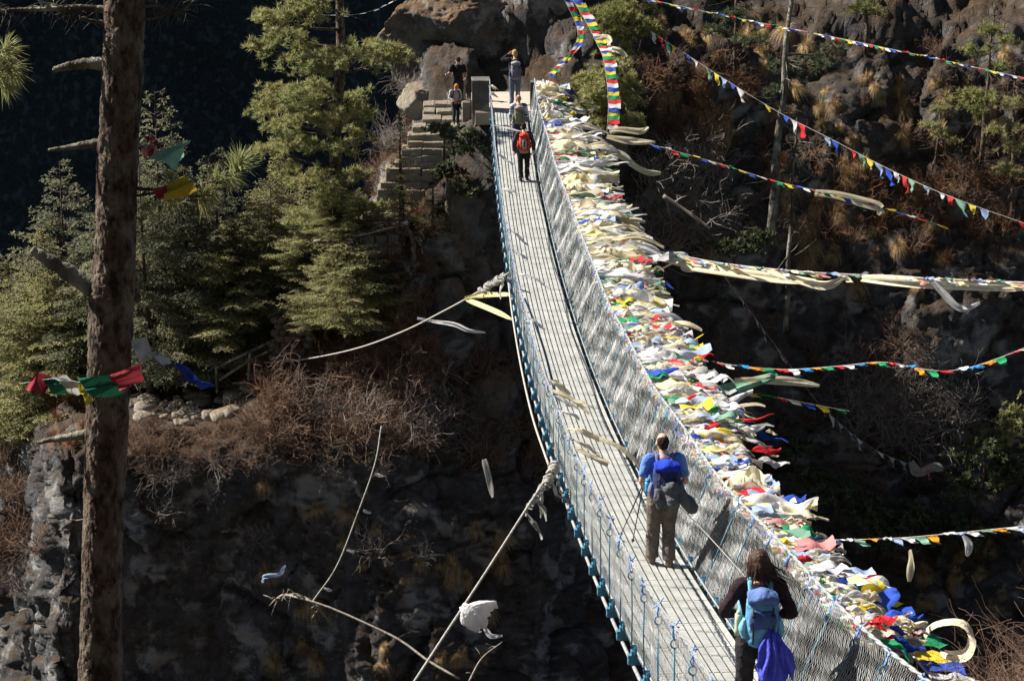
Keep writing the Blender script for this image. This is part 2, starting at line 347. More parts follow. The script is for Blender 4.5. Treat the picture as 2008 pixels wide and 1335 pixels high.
# unseen wooded mountain side behind the photographer, added to block part of the skylight
HX, HY = np.meshgrid(np.linspace(-260, 260, 120), np.linspace(-190, -8, 70)); HZ = -.5 + (-8 - HY) * .95 + 7 * fbm(np.stack([HX.ravel() * .03, HY.ravel() * .03, HX.ravel() * 0], 1), 5, 61).reshape(HX.shape) * np.clip((-8 - HY) / 20, 0, 1)
ii = np.arange(8400).reshape(70, 120)
tag(obj('hillside', npmesh('hillside', np.stack([HX, HY, HZ], -1).reshape(-1, 3), np.stack([ii[:-1, :-1], ii[:-1, 1:], ii[1:, 1:], ii[1:, :-1]], -1).reshape(-1, 4)), None, mat('unseen_wooded_slope', (.05, .06, .035), .95, (.025, .035, .02), .3)), kind='structure')
# valley wall far behind, turned away from the sun
u = np.linspace(0, 1, 220); v = np.linspace(0, 1, 130); U, Vv = np.meshgrid(u, v)
bx = -190 + 330 * U + 26 * Vv * 0; by = 150 + 260 * U; nx, ny = .62, -.78
H = -140 + 230 * Vv
P3 = np.stack([bx - nx * Vv * 60, by - ny * Vv * 60, H], -1).reshape(-1, 3)
P3 += np.outer(9 * fbm(P3 * .018, 6, 31, .55, True) + 1.6 * fbm(P3 * .16, 4, 33), np.array([nx, ny, .3]))
ii = np.arange(220 * 130).reshape(130, 220)
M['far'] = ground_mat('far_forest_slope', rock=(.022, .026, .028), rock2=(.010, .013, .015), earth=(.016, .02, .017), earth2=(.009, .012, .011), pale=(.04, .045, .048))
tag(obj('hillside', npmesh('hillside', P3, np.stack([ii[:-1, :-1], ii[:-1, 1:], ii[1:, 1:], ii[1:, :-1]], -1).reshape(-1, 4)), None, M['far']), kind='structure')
# big boulder behind the landing, and smaller rocks
def rock(name, c, size, seed, n=5, rough=.22, mat_=None, rot=0, freq=1.0, flat_=0):
    import bmesh
    bm = bmesh.new(); bmesh.ops.create_icosphere(bm, subdivisions=n, radius=1)
    V = np.array([v.co[:] for v in bm.verts]); q = V * freq + seed * 7.3
    val, e = cells(q * 1.3, seed); r = 1 + .6 * rough * (fbm(q * 1.1, 5, seed) * 1.1 + (val - .5) * .7 - .25 * np.exp(-e * 10)) + .05 * fbm(q * 5, 3, seed + 5)
    W = V * r[:, None]; g = np.random.default_rng(seed * 3 + 1)
    for _ in range(16):
        pn = g.normal(size=3); pn /= np.linalg.norm(pn); dd = g.uniform(.62, .92); W = W - np.maximum(0, W @ pn - dd)[:, None] * pn * .9
    W = W * (1 + .07 * fbm(W * 3.0 * freq, 6, seed + 9, .62, True) + .025 * fbm(W * 11, 3, seed + 4))[:, None]
    if flat_: W[:, 2] = np.where(W[:, 2] > flat_, flat_ + (W[:, 2] - flat_) * .25, W[:, 2])
    W = W * np.array(size)
    for v, w in zip(bm.verts, W): v.co = w
    me = bpy.data.meshes.new(name); bm.to_mesh(me); bm.free(); me.polygons.foreach_set('use_smooth', np.ones(len(me.polygons), bool))
    o = obj(name, me, None, mat_ or M['boulder']); o.location = c; o.rotation_euler = (0, 0, rot); return o
tag(rock('boulder', at(915, 80, 71.0), (3.1, 3.2, 2.7), 4, 7, .26), 'huge grey boulder with mossy brown top behind the far bridge landing', 'boulder')
tag(rock('boulder', at(1065, 40, 71.0), (2.2, 2.3, 3.9), 9, 7, .2), 'tall smooth grey rock face right of the mossy boulder', 'boulder')
tag(rock('boulder', at(1003, 172, 68.2), (1.0, .7, .75), 12, 5, .25, M['stone']), 'angular shaded grey rock at the back of the landing', 'rock')
tag(rock('boulder', at(1048, 165, 68.4), (.55, .6, .9), 13, 5, .22, M['stone']), 'upright grey rock behind the right gate post', 'rock')
tag(rock('boulder', at(845, 190, 67.6), (1.35, .8, .55), 14, 5, .22, M['stone']), 'slanting sunlit slab of rock above the stone steps', 'rock')
tag(rock('boulder', at(818, 205, 66.2), (.7, .6, .5), 15, 5, .25, M['stone']), 'pale sunlit rock at the left of the top steps', 'rock')
tag(rock('boulder', at(960, 245, 62.6), (.75, .5, .5), 16, 5, .22, M['boulder']), 'rounded rock under the left gate wall', 'rock')
tag(rock('boulder', at(915, 480, 61.2), (1.3, 1.0, 2.6), 17, 6, .2, M['boulder']), 'tall shaded outcrop below the stone steps', 'rock')
tag(rock('boulder', at(880, 590, 60.2), (.75, .7, 1.1), 18, 5, .22, M['boulder']), 'pale grey outcrop above the rope end', 'rock')
tag(rock('boulder', at(960, 770, 59.0), (.9, .8, .9), 19, 5, .22, M['boulder']), 'brownish boulder sunk in dark slope left of the bridge', 'rock')
# ------------------------------------------------------------------ suspended foot bridge
X0, Y0, YAW, Z0, Z1, Z2, Z3, L2, L3 = 1.767766947750479, 19.11021505347859, -0.04792631225116251, -8.87529108297014, -0.16709740522861455, 0.003939955647098869, -9.177720353771349e-06, 0.00046086695730554575, -3.750651269397153e-07
BD = Vector((math.sin(YAW), math.cos(YAW), 0)); BN = Vector((BD.y, -BD.x, 0))
T0, T1 = -12.0, 42.6
def B(t, lat=0., h=0.):
    """point on the bridge: metres along it, metres to the right of its middle, metres above the cross beams"""
    lat = lat + L2 * (t - 20) ** 2 + L3 * (t - 20) ** 3
    p = Vector((X0, Y0, 0)) + BD * t + BN * lat; p.z = Z0 + Z1 * t + Z2 * t * t + Z3 * t ** 3 + h; return p
def bend(t): return 1 - .75 * max(0, min(1, (t - 26) / 14))
HH = 1.16                                    # handrail height
def side(sgn, t, k):
    """point on the side net plane, k = 0 at the deck, 1 at the handrail; the right side leans out in the wind"""
    if sgn > 0: lat = .60 + (.36 * bend(t) + .08) * k ** 1.2 + .05 * math.sin(math.pi * k) * (.8 + .3 * math.sin(t * .9))
    else: lat = -.60 - .08 * k - .03 * math.sin(math.pi * k) * math.sin(t * 2.1)
    return B(t, lat, .03 + (HH - .03 + .03 * math.sin(t * .9 + sgn)) * k)
bridge = empty('suspension_bridge', B(T0)); tag(bridge, 'long narrow steel suspension footbridge with blue cross beams and wire net sides', 'bridge')
INV = Matrix.Translation(-B(T0))
def bpart(o): o.parent = bridge; o.matrix_parent_inverse = INV; return o
# deck panel: eleven steel slats; shade of punched grooves painted as dark lines
dm = bpy.data.materials.new('deck_steel'); dm.use_nodes = True; N, L = dm.node_tree.nodes, dm.node_tree.links
b = N['Principled BSDF']; b.inputs['Roughness'].default_value = .6; b.inputs['Specular IOR Level'].default_value = .35; b.inputs['Metallic'].default_value = .1
tc = N.new('ShaderNodeTexCoord'); sx = N.new('ShaderNodeSeparateXYZ'); L.new(tc.outputs['Object'], sx.inputs[0])
w = N.new('ShaderNodeMath'); w.operation = 'PINGPONG'; w.inputs[1].default_value = .05; L.new(sx.outputs[1], w.inputs[0])
lt = N.new('ShaderNodeMath'); lt.operation = 'LESS_THAN'; lt.inputs[1].default_value = .0042; L.new(w.outputs[0], lt.inputs[0])
g = N.new('ShaderNodeNewGeometry'); nz = N.new('ShaderNodeTexNoise'); nz.inputs['Scale'].default_value = 3; nz.inputs['Detail'].default_value = 9; L.new(g.outputs['Position'], nz.inputs['Vector'])
cr = N.new('ShaderNodeValToRGB'); cr.color_ramp.elements[0].position = .3; cr.color_ramp.elements[0].color = (.34, .35, .335, 1); cr.color_ramp.elements[1].position = .7; cr.color_ramp.elements[1].color = (.50, .51, .485, 1); L.new(nz.outputs[0], cr.inputs[0])
mx = N.new('ShaderNodeMix'); mx.data_type = 'RGBA'; L.new(lt.outputs[0], mx.inputs[0]); L.new(cr.outputs[0], mx.inputs[6]); mx.inputs[7].default_value = (.20, .20, .18, 1); L.new(mx.outputs[2], b.inputs['Base Color'])
M['deck'] = dm
pm = MB(); nsl = 11; wd = 1.06 / nsl
for i in range(nsl):
    gap = .042 if i % 2 == 0 else .014
    pm.box((-.53 + wd * (i + .5), 0, .105), (wd - gap, .992, .03))
for yy in (-.44, 0, .44): pm.box((0, yy, .078), (1.04, .05, .022))
panel_me = pm.mesh('deck_panel', False); panel_me.materials.append(M['deck'])
for i in range(-12, 43):
    t = i + .5; o = bpart(obj('deck_panel', panel_me)); o.location = B(t)
    sl_ = (B(t + .5).z - B(t - .5).z); dxy = B(t + .5) - B(t - .5)
    o.rotation_euler = (math.atan(sl_), 0, -math.atan2(dxy.x, dxy.y))
# cross beam: blue channel with end plate and clamp
bm_ = MB()
bm_.box((0, 0, .045), (1.40, .10, .012)); bm_.box((0, -.046, -.005), (1.40, .01, .10)); bm_.box((0, .046, -.005), (1.40, .01, .10))
for s in (-1, 1):
    bm_.box((s * .695, 0, -.005), (.012, .09, .095))
    for q in (-.03, .03): bm_.ball((s * .665 + q, -.053, 0), .011, 6)
beam_me = bm_.mesh('crossbeam', False); beam_me.materials.append(M['blue_steel'])
cm = MB(); cm.box((0, 0, .075), (.07, .11, .045)); cm.tube([(-.0, -.055, .06), (0, -.055, .14)], .013, 6); cm.tube([(0, .055, .06), (0, .055, .14)], .013, 6); cm.box((0, 0, .12), (.045, .07, .05)); cm.box((0, 0, .155), (.08, .03, .012))
clamp_me = cm.mesh('cable_clamp', False); clamp_me.materials.append(M['blue_steel'])
for i in range(-6, 43):
    o = bpart(obj('crossbeam', beam_me)); o.location = B(i * .9987); o.rotation_euler = (math.atan(Z1 + 2 * Z2 * i), 0, -YAW)
    for s in (-1, 1):
        c = obj('cable_clamp', clamp_me, o); c.location = (s * .63, 0, 0)
ts = np.linspace(T0, T1, 120)
for s in (-1, 1):
    for la, hh, r in ((.64, -.075, .022), (.42, -.075, .022)):
        bpart(MB().tube([B(t, s * la, hh) for t in ts], r, 8).build('deck_cable', M['cable']))
    bpart(MB().tube([side(s, t, 0) + Vector((0, 0, .06)) for t in ts], .012, 6).build('net_cable', M['cable']))
    mb = MB()
    for ph in (0, math.pi):                                   # two twisted strands make the handrail
        mb.tube([side(s, t, 1) + Vector((.011 * math.cos(t * 12 + ph), 0, .011 * math.sin(t * 12 + ph))) for t in np.linspace(T0, T1, 500)], .013 if s > 0 else .008, 6)
    bpart(mb.build('handrail_cable', M['cable']))
# suspenders with ring and knotted cord
for s in (-1, 1):
    for i in range(-6, 43):
        t = i * .9987; a = B(t, s * .66, .12); e = side(s, t, 1); r0 = a.lerp(e, .80)
        mb = MB(); mb.tube([a, a.lerp(r0, .5) + Vector((rnd.uniform(-.01, .01), 0, 0)), r0], .0085, 6)
        rc = a.lerp(e, .84); mb.tube([rc + Vector((.035 * math.cos(q), 0, .045 * math.sin(q))) for q in np.linspace(0, 2 * math.pi, 13)], .008, 5)
        sp = bpart(mb.build('suspender', M['blue_steel']))
        kb = MB()
        for q in range(3): kb.tube([rc + Vector((0, 0, .03)), rc.lerp(e, .5) + Vector((rnd.uniform(-.03, .03), rnd.uniform(-.03, .03), 0)), e + Vector((rnd.uniform(-.02, .02), rnd.uniform(-.03, .03), .01))], .007, 5)
        for q in range(4): kb.tube([e, e + Vector((rnd.uniform(-.06, .06), rnd.uniform(-.06, .06), rnd.uniform(-.05, .07)))], .008, 5)
        k = kb.build('rope_knot', M['blue_rope']); k.parent = sp
# wire netting
def net(sgn):
    P, Q, rr = [], [], []
    for (ta, tb, a, bb, r) in ((-8., 7., .056, .050, .0018), (7., 18., .080, .070, .0021), (18., T1, .13, .11, .0026)):
        n = int((tb - ta) / a); m = int(1.14 / bb)
        I, J = np.meshgrid(np.arange(n), np.arange(m), indexing='ij')
        def node(i2, j):                  # i2 in half cells
            t = ta + i2 * a / 2 + .02 * np.sin(j * 1.3 + i2 * .11); k = np.clip(j / m, 0, 1.02); jit = _hash(i2.astype(np.int64), j.astype(np.int64), np.full_like(i2, sgn + 7).astype(np.int64), 5) - .5; jit2 = _hash(i2.astype(np.int64), j.astype(np.int64), np.full_like(i2, sgn + 9).astype(np.int64), 8) - .5; t = t + jit * a * .42; k = k + jit2 * .32 / m; lat2 = L2 * (t - 20) ** 2 + L3 * (t - 20) ** 3
            bn = np.clip((t - 26) / 14, 0, 1) * -.75 + 1
            wob = .02 * np.sin(t * 2.3 + k * 3) * np.sin(math.pi * k) + .015 * np.sin(t * 5.1 + 1.3 * k)* np.sin(math.pi * k)
            if sgn > 0: lat = .60 + (.36 * bn + .08) * k ** 1.2 + .05 * np.sin(math.pi * k) * (.8 + .3 * np.sin(t * .9)) + wob
            else: lat = -.60 - .08 * k - .03 * np.sin(math.pi * k) * np.sin(t * 2.1) + wob * .5
            lat = lat + lat2; z = Z0 + Z1 * t + Z2 * t * t + Z3 * t ** 3 + .03 + (HH - .03 + .03 * np.sin(t * .9 + sgn)) * k
            return np.stack([X0 + BD.x * t + BN.x * lat, Y0 + BD.y * t + BN.y * lat, z], -1).reshape(-1, 3)
        odd = J % 2
        A = node(2 * I + odd, J)
        for dlt in (-1, 1):
            P.append(A); Q.append(node(2 * I + odd + dlt, J + 1)); rr.append(np.full(len(A), r))
    return prisms(np.concatenate(P), np.concatenate(Q), np.concatenate(rr), 'side_net')
for s in (-1, 1): bpart(obj('side_net', net(s), None, M['net']))
# landing: concrete slab, left gate wall, right gate post, cable stays
lz = B(42.6).z + .10
lm = MB(); lm.box((0, 2.3, -.2), (2.3, 4.7, .4)); lm.box((0, .06, .012), (2.3, .10, .03))
land = lm.build('landing', mat('pale_concrete', (.46, .40, .34), .9, (.36, .31, .26), 3., .3, 20.), None, False); land.location = B(42.6) + Vector((0, .05, .10)); land.rotation_euler = (0, 0, -YAW)
tag(land, 'flat pale concrete landing at the far end of the bridge', 'landing')
def slab(name, label, px, py0, py1, Y, w, d, rz, lean=0):
    b0 = at(px, py1, Y); t0 = at(px, py0, Y); h = t0.z - b0.z
    m_ = MB(); m_.box((0, 0, h / 2), (w, d, h)); m_.box((0, 0, h + .03), (w + .08, d + .08, .06))
    m_.box((-w / 2 - .02, -d / 2 + .05, h / 2), (.05, .12, h))
    me = m_.mesh(name, False); o = obj(name, me, None, M['concrete']); o.location = b0; o.rotation_euler = (0, lean, rz); bv = o.modifiers.new('bevel', 'BEVEL'); bv.width = .012; bv.segments = 2
    return tag(o, label, 'gate post')
slab('gate_wall', 'short thick concrete wall at the left of the far gate', 943, 158, 236, 62.3, .52, .9, .05)
slab('gate_post', 'slim square concrete post at the right of the far gate', 1049, 163, 236, 62.3, .22, .5, -.05)
o = MB().box((0, 0, .35), (.34, .5, .7)).build('stone_block', M['stone'], None, False); o.location = at(915, 238, 62.9); o.modifiers.new('bevel', 'BEVEL').width = .05
tag(o, 'whitish squared stone beside the gate wall on the top steps', 'stone block')
# stone steps going down to the left from the landing
steps = empty('stone_steps', at(880, 235, 64)); tag(steps, 'flight of rough stone steps with sunlit treads left of the landing', 'steps')
iv = Matrix.Translation(-at(880, 235, 64))
ys = [205, 219, 234, 249, 264, 279, 293, 306, 319, 332, 345, 358, 372, 386, 402, 420, 440, 462, 484]
STEP_AT = []; yprev = None
for i, y in enumerate(ys):
    f = i / (len(ys) - 1)
    xl = 840 - 148 * f; xr = 922 - 138 * f
    Yd = min(min(ground(xx, y, 5)[0].y for xx in np.linspace(xl, xr, 5)) - .12, 65.4 - .28 * i)
    m_ = MB(); x = xl + rnd.uniform(-12, 6); STEP_AT.append(at((xl + xr) / 2, y - 3, Yd))
    while x < xr:
        x2 = min(x + rnd.uniform(22, 46), xr + 4); a = at(x, y + rnd.uniform(-1, 1), Yd); c = at(x2, y, Yd); wm = c.x - a.x
        if wm > .1:
            q = NR.uniform(-.03, .03, (8, 3)); dp = .75; V = np.array([(0, 0, -.42), (wm - .02, 0, -.42), (wm - .02, dp, -.42), (0, dp, -.42), (0, 0, 0), (wm - .02, 0, 0), (wm - .02, dp, .03), (0, dp, .03)]) + q
            m_.add(V + np.array(a), [(0, 3, 2, 1), (4, 5, 6, 7), (0, 1, 5, 4), (1, 2, 6, 5), (2, 3, 7, 6), (3, 0, 4, 7)])
        x = x2
    o = m_.build('step', M['stone'], steps, False); o.matrix_parent_inverse = iv
    bv = o.modifiers.new('bevel', 'BEVEL'); bv.width = .03; bv.segments = 2
# ------------------------------------------------------------------ cloth: scarves and prayer flags
def ribbon(p, d, side_, L_, W, seed, n=14, amp=.12, twist=.6, fold=.4, taper=.65, droop=.0):
    """a scarf: strip with gathered folds, flying along d from p, its width along side_"""
    r = random.Random(seed); d = Vector(d).normalized(); r_f = r.choice([8, 12, 20]); s0 = Vector(side_); s0 = (s0 - d * s0.dot(d)).normalized(); nrm = d.cross(s0)
    ph1, ph2, f1, f2 = r.uniform(0, 6.3), r.uniform(0, 6.3), r.uniform(.7, 1.5), r.uniform(.5, 1.2); tw = r.uniform(-twist, twist) * 3
    V, k = [], 8
    for i in range(n + 1):
        s = i / n; g = .25 + .75 * min(1, s * 3.5); g *= 1 - taper * max(0, s - .5) / .5; g *= 1 + .18 * math.sin(13 * s + ph1)
        c = Vector(p) + d * (L_ * s) + nrm * (amp * L_ * .5 * s * math.sin(6.28 * f1 * s + ph1)) + s0 * (amp * L_ * .35 * s * math.sin(6.28 * f2 * s + ph2)) + Vector((0, 0, -droop * L_ * s * s))
        a = tw * s + .3 * math.sin(5 * s + ph2); u = s0 * math.cos(a) + nrm * math.sin(a); w = d.cross(u)
        for j in range(k):
            q = j / (k - 1) - .5
            V.append(c + u * (q * W * g) + w * (fold * W * g * .5 * math.sin(q * r_f + ph1 + 4.5 * s + 1.5 * math.sin(9 * s + ph2))))
    Fq = [(i * k + j, i * k + j + 1, (i + 1) * k + j + 1, (i + 1) * k + j) for i in range(n) for j in range(k - 1)]
    return [tuple(v) for v in V], Fq
def quadflag(c00, c10, c11, c01, seed, n=6, m=5, wave=.06):
    """a flag between four corners, rippled"""
    r = random.Random(seed); c = [Vector(k) for k in (c00, c10, c11, c01)]; nm = (c[1] - c[0]).cross(c[3] - c[0]); ln = (c[3] - c[0]).length
    nm = nm.normalized() if nm.length > 1e-9 else Vector((0, 0, 1)); a, b_, ph = r.uniform(1, 2.2), r.uniform(-2, 2), r.uniform(0, 6.3); V = []
    for i in range(m + 1):
        v = i / m
        for j in range(n + 1):
            u = j / n; p = c[0].lerp(c[1], u).lerp(c[3].lerp(c[2], u), v)
            V.append(tuple(p + nm * (wave * ln * (v + .15) * math.sin(6.28 * (a * v * .8 + b_ * .3 * u) + ph) + .02 * ln * math.sin(11 * u + ph))))
    Fq = [(i * (n + 1) + j, i * (n + 1) + j + 1, (i + 1) * (n + 1) + j + 1, (i + 1) * (n + 1) + j) for i in range(m) for j in range(n)]
    return V, Fq
def cobj(name, VF, mt, parent=None):
    return MB().add(*VF).build(name, mt, parent)
def spline(pts, n):
    pts = [Vector(p) for p in pts]; out = []
    P = [pts[0] * 2 - pts[1]] + pts + [pts[-1] * 2 - pts[-2]]; m = len(pts) - 1
    for i in range(n + 1):
        t = i / n * m; k = min(int(t), m - 1); f = t - k; a, b, c, d = P[k:k + 4]
        out.append(.5 * ((2 * b) + (c - a) * f + (2 * a - 5 * b + 4 * c - d) * f * f + (3 * b - a - 3 * c + d) * f ** 3))
    return out
WIND = Vector((1, -.05, -.05)).normalized()
ZONES = [(-9, -2.6, 'beside the woman'), (-2.6, 1.2, 'ahead of the woman'), (1.2, 6.2, 'beside the man in blue'), (6.2, 11, 'just beyond the man in blue'), (11, 16, 'by the bright side string'),
         (16, 22, 'below the thick pale string'), (22, 28, 'behind the thick pale string'), (28, 34, 'behind the red pack'), (34, 38, 'beside the red pack'), (38, 43, 'near the far gate')]
def zone(t):
    for a, b, s in ZONES:
        if a <= t < b: return s
    return ZONES[-1][2]
CN = {'white': 'white', 'cream': 'cream', 'blue': 'blue', 'red': 'red', 'green': 'green', 'yellow': 'yellow', 'grey': 'grey', 'skyblue': 'sky blue', 'orange': 'orange', 'pale_green': 'faded green', 'pink': 'faded red', 'pale_blue': 'faded blue', 'pale_yellow': 'pale yellow'}
rf = random.Random(5)
FLC = ['blue', 'white', 'red', 'green', 'yellow']
# scarves on the right handrail
nsc = 0
def add_scarf(t, L_, W, c, k=1., dd=None, seed=None, droop=.05, name='khata_scarf'):
    global nsc
    p = side(1, t, k); d = dd or Vector((1, rf.uniform(-.42, .14), rf.uniform(-.18, .06)))
    o = cobj(name, ribbon((0, 0, 0), d, BD if rf.random() < .75 else Vector((0, 0, 1)), L_, W, seed or rf.randrange(10**6), 20, rf.uniform(.08, .24), .6, rf.uniform(.4, 1.1), rf.uniform(.2, .9), droop), M[c])
    o.location = p; nsc += 1
    return tag(o, f"{'long' if L_ > 1.25 else 'short'} {CN[c]} scarf blowing off the right handrail {zone(t)}", 'scarf', 'scarves tied along the right handrail')
t = 3.
for i in range(270):
    t = rf.triangular(8, 42.3, 34) if rf.random() < .65 else rf.uniform(1.5, 42)
    L_ = rf.uniform(.8, 2.1) if t > 22 else rf.uniform(.7, 1.65) if t > 9 else rf.uniform(.5, 1.15)
    if t > 37.5: L_ *= .5
    wide = rf.random() < .38
    add_scarf(t, L_ * (.85 if wide else 1), rf.uniform(.22, .42) if wide else rf.uniform(.07, .17), rf.choices(['cream', 'white', 'grey', 'pale_yellow', 'pale_green'], [10, 11, 1.0, 1.5, .6])[0], rf.uniform(.92, 1.03))
# small flags of the strings bound to the handrail
for i in range(250):
    t = rf.uniform(-1.6, 42.4) if rf.random() < .5 else rf.uniform(-1.6, 20)
    c = rf.choices(['blue', 'white', 'red', 'green', 'yellow', 'skyblue', 'pink', 'pale_blue', 'grey', 'pale_green'], [3.2, 13, 3.2, 2.2, 2.6, .8, 2.5, 4, 3, 3])[0]
    near = .68 if t < 8 else 1.; w = rf.uniform(.16, .30) * near; l = rf.uniform(.28, .55) * (near + .1)
    if t < 10 and rf.random() < .45: c = rf.choice(['white', 'white', 'pale_blue', 'pink', 'cream', 'pale_yellow', 'white'])
    p = side(1, t, rf.uniform(.93, 1.05)) + WIND * (rf.choice([0, 0, .12, .3, .55, .8]) * (1 if t > 8 else .5))
    q = p + BD * w; d = Vector((1, rf.uniform(-.25, .25), rf.uniform(-.35, .15))).normalized() * l
    o = cobj('prayer_flag', quadflag((0, 0, 0), q - p, q - p + d + BD * rf.uniform(-.05, .05), d, i, 4, 6, .14), M[c]); o.location = p
    tag(o, f"small {CN[c]} prayer flag blowing off the right handrail {zone(t)}", 'prayer flag', 'prayer flags tied along the right handrail')
# the matted mass of further rags under them
mats_ = ['cream', 'white', 'blue', 'red', 'green', 'yellow', 'grey']
mb = {c: MB() for c in mats_}
for i in range(2600):
    t = rf.uniform(-3, 42.3); c = rf.choices(mats_, [10, 12, 3, 2.6, 2.2, 2, 3])[0]
    p = side(1, t, rf.uniform(.86, 1.02)) + WIND * max(0, rf.gauss(.15, .35)) * (1 if t > 6 else .5); L_ = rf.uniform(.15, .8) * (1 if t > 8 else .6)
    mb[c].add(*ribbon(p, Vector((1, rf.uniform(-.5, .5), rf.uniform(-.7, .1))), BD, L_, rf.uniform(.03, .12), i, 7, .25, .9, .9, .7, .1))
root = None
V_, F_, mi_ = [], [], []; off = 0
for k, c in enumerate(mats_):
    vv = np.concatenate(mb[c].v); V_.append(vv); F_ += [[a + off for a in f] for f in mb[c].f]; mi_ += [k] * len(mb[c].f); off += len(vv)
me = bpy.data.meshes.new('flag_tangle'); me.from_pydata([tuple(v) for v in np.concatenate(V_)], [], F_)
for c in mats_: me.materials.append(M[c])
me.polygons.foreach_set('material_index', mi_); me.polygons.foreach_set('use_smooth', [True] * len(F_)); me.update()
tag(obj('flag_tangle', me), 'tangle of countless pale rags and flag scraps matted on the right handrail', 'rags', kind='stuff')
# scarves on the left handrail
for (px, py, n, c, dx) in ((1085, 745, 2, 'cream', .3), (1105, 765, 3, 'cream', .5), (1112, 778, 2, 'white', .3), (1120, 830, 1, 'cream', .9), (1118, 842, 1, 'cream', .4), (1135, 860, 2, 'cream', .45), (1140, 880, 2, 'cream', .4), (1020, 490, 2, 'white', .35), (1030, 535, 1, 'white', .6), (1040, 622, 1, 'white', .25),
                           (995, 300, 1, 'white', .4), (990, 370, 2, 'white', .4), (1003, 448, 1, 'white', .5), (968, 245, 1, 'white', 1.05), (963, 168, 2, 'cream', .2), (963, 182, 2, 'cream', .2), (1095, 800, 1, 'white', .3)):
    tt = min(np.linspace(-4, 42, 1200), key=lambda q: abs(project([side(-1, q, 1)])[0][1] - py))
    for k in range(n):
        p = side(-1, tt + rf.uniform(-.1, .1), 1)
        o = cobj('khata_scarf', ribbon((0, 0, 0), Vector((1, rf.uniform(-.3, .2), rf.uniform(-.5, -.05))), BD, dx * rf.uniform(1., 1.5), rf.uniform(.09, .15), rf.randrange(10**6), 14, .1, .25, .35, .4, .22), M[c]); o.location = p
        tag(o, f"crumpled {CN[c]} scarf knotted on the left handrail {zone(tt)}", 'scarf', 'scarves knotted on the left handrail')
# ---- strings of flags strung away from the bridge
def string(label, pts, colors, w, l, mode='along', cord=.006, skip=0., gap=.02, wave=.12, seed=1, start=0., tri=.3, group='prayer flag strings strung across the gorge'):
    r = random.Random(seed); P = spline([at(*p) for p in pts], 160); s = empty('prayer_flag_string', P[0])
    tag(s, label, 'flag string', group); o0 = P[0]
    MB().tube([p - o0 for p in P], cord, 6).build('cord', M['rope'], s)
    cum = [0]
    for a, b in zip(P, P[1:]): cum.append(cum[-1] + (b - a).length)
    def pos(x):
        x = max(0, min(cum[-1] - 1e-4, x)); k = int(np.searchsorted(cum, x, 'right')) - 1; return P[k].lerp(P[k + 1], (x - cum[k]) / (cum[k + 1] - cum[k] + 1e-9))
    x = start; i = 0; nf = 0
    while x + w < cum[-1] and nf < 99:
        a, b = pos(x) - o0, pos(x + w) - o0; tan = (b - a).normalized()
        if r.random() >= skip:
            if mode == 'along': d = (tan * r.uniform(.45, .95) + Vector((0, -.2, r.uniform(-.55, .18)))).normalized() * l
            elif mode == 'right': d = Vector((1, r.uniform(-.15, .1), r.uniform(-.12, .05))).normalized() * l * r.uniform(.85, 1.1)
            else: d = Vector((r.uniform(.1, .5), -.1, -1)).normalized() * l * r.uniform(.5, 1.3)
            c = colors[i % len(colors)]; sh = tri * w / 2
            V, Fq = quadflag(a, b, b + d - tan * sh * r.uniform(.5, 1.4), a + d + tan * sh * r.uniform(.5, 1.4), r.randrange(10**6), 4, 5, wave)
            cobj('flag', (V, Fq), M[c], s); nf += 1
        i += 1; x += w + gap
    return s
string('thin straight string of tiny bright flags crossing the top right corner', [(1262, -3, 62), (1450, 37, 60), (1610, 68, 58), (1800, 108, 55), (2040, 160, 52)], ['blue', 'white', 'red', 'green', 'yellow', 'white'], .20, .17, 'along', seed=2, wave=.15)
string('sagging string of loose pointed flags over the right hillside', [(1262, 52, 66), (1420, 155, 62), (1530, 222, 60), (1620, 268, 58), (1760, 340, 55), (1880, 392, 52), (2050, 452, 50)], ['blue', 'white', 'red', 'pale_green', 'yellow', 'pale_blue'], .36, .42, 'down', seed=3, tri=1.1, skip=.3, gap=.06)
string('string of blue and yellow flags leaving the flag mass below the vertical banner', [(1275, 283, 56), (1400, 318, 55), (1520, 355, 54), (1610, 376, 53), (1730, 408, 53), (1860, 447, 53)], FLC, .26, .18, 'along', seed=4, gap=.05)
string('thick string of pale flags and scarves running right from mid bridge', [(1235, 480, 49), (1330, 500, 48), (1420, 517, 47), (1560, 532, 45), (1700, 540, 44), (1860, 548, 42), (2050, 556, 40)], ['white', 'pale_yellow', 'pink', 'pale_blue', 'white', 'cream', 'pale_green'], .26, .30, 'along', seed=5, cord=.02, gap=-.06)
string('thin sparse string of small grey pennants falling across the dark hillside', [(1405, 520, 60), (1450, 580, 60), (1500, 650, 60), (1560, 730, 60), (1610, 795, 60), (1700, 872, 60), (1790, 912, 60), (1845, 922, 60)], ['white', 'grey', 'pale_blue', 'white', 'pink'], .26, .34, 'down', seed=6, skip=.35, gap=.16, tri=1.5)
string('clean bright string of five repeating colours curving up to the right edge', [(1395, 708, 36), (1440, 716, 35.5), (1540, 724, 35), (1640, 718, 34), (1730, 710, 33), (1800, 722, 32), (1860, 727, 31.5), (1930, 712, 31), (2060, 662, 30)], ['red', 'white', 'skyblue', 'orange', 'green'], .27, .20, 'along', seed=7, gap=.02, tri=.6, wave=.14)
string('short low string ending in a blue flag below the bright string', [(1425, 766, 34), (1500, 775, 34), (1580, 790, 34), (1666, 806, 34)], ['blue', 'yellow', 'green', 'red', 'white'], .26, .15, 'along', seed=8, tri=.5)
string('slack low string of faded white flags reaching the right edge', [(1560, 1056, 24), (1640, 1058, 24), (1750, 1055, 23.5), (1850, 1047, 23), (1960, 1036, 22.5), (2060, 1026, 22)], ['orange', 'white', 'pale_blue', 'white', 'pale_green'], .19, .17, 'along', seed=9, tri=.6, gap=0)
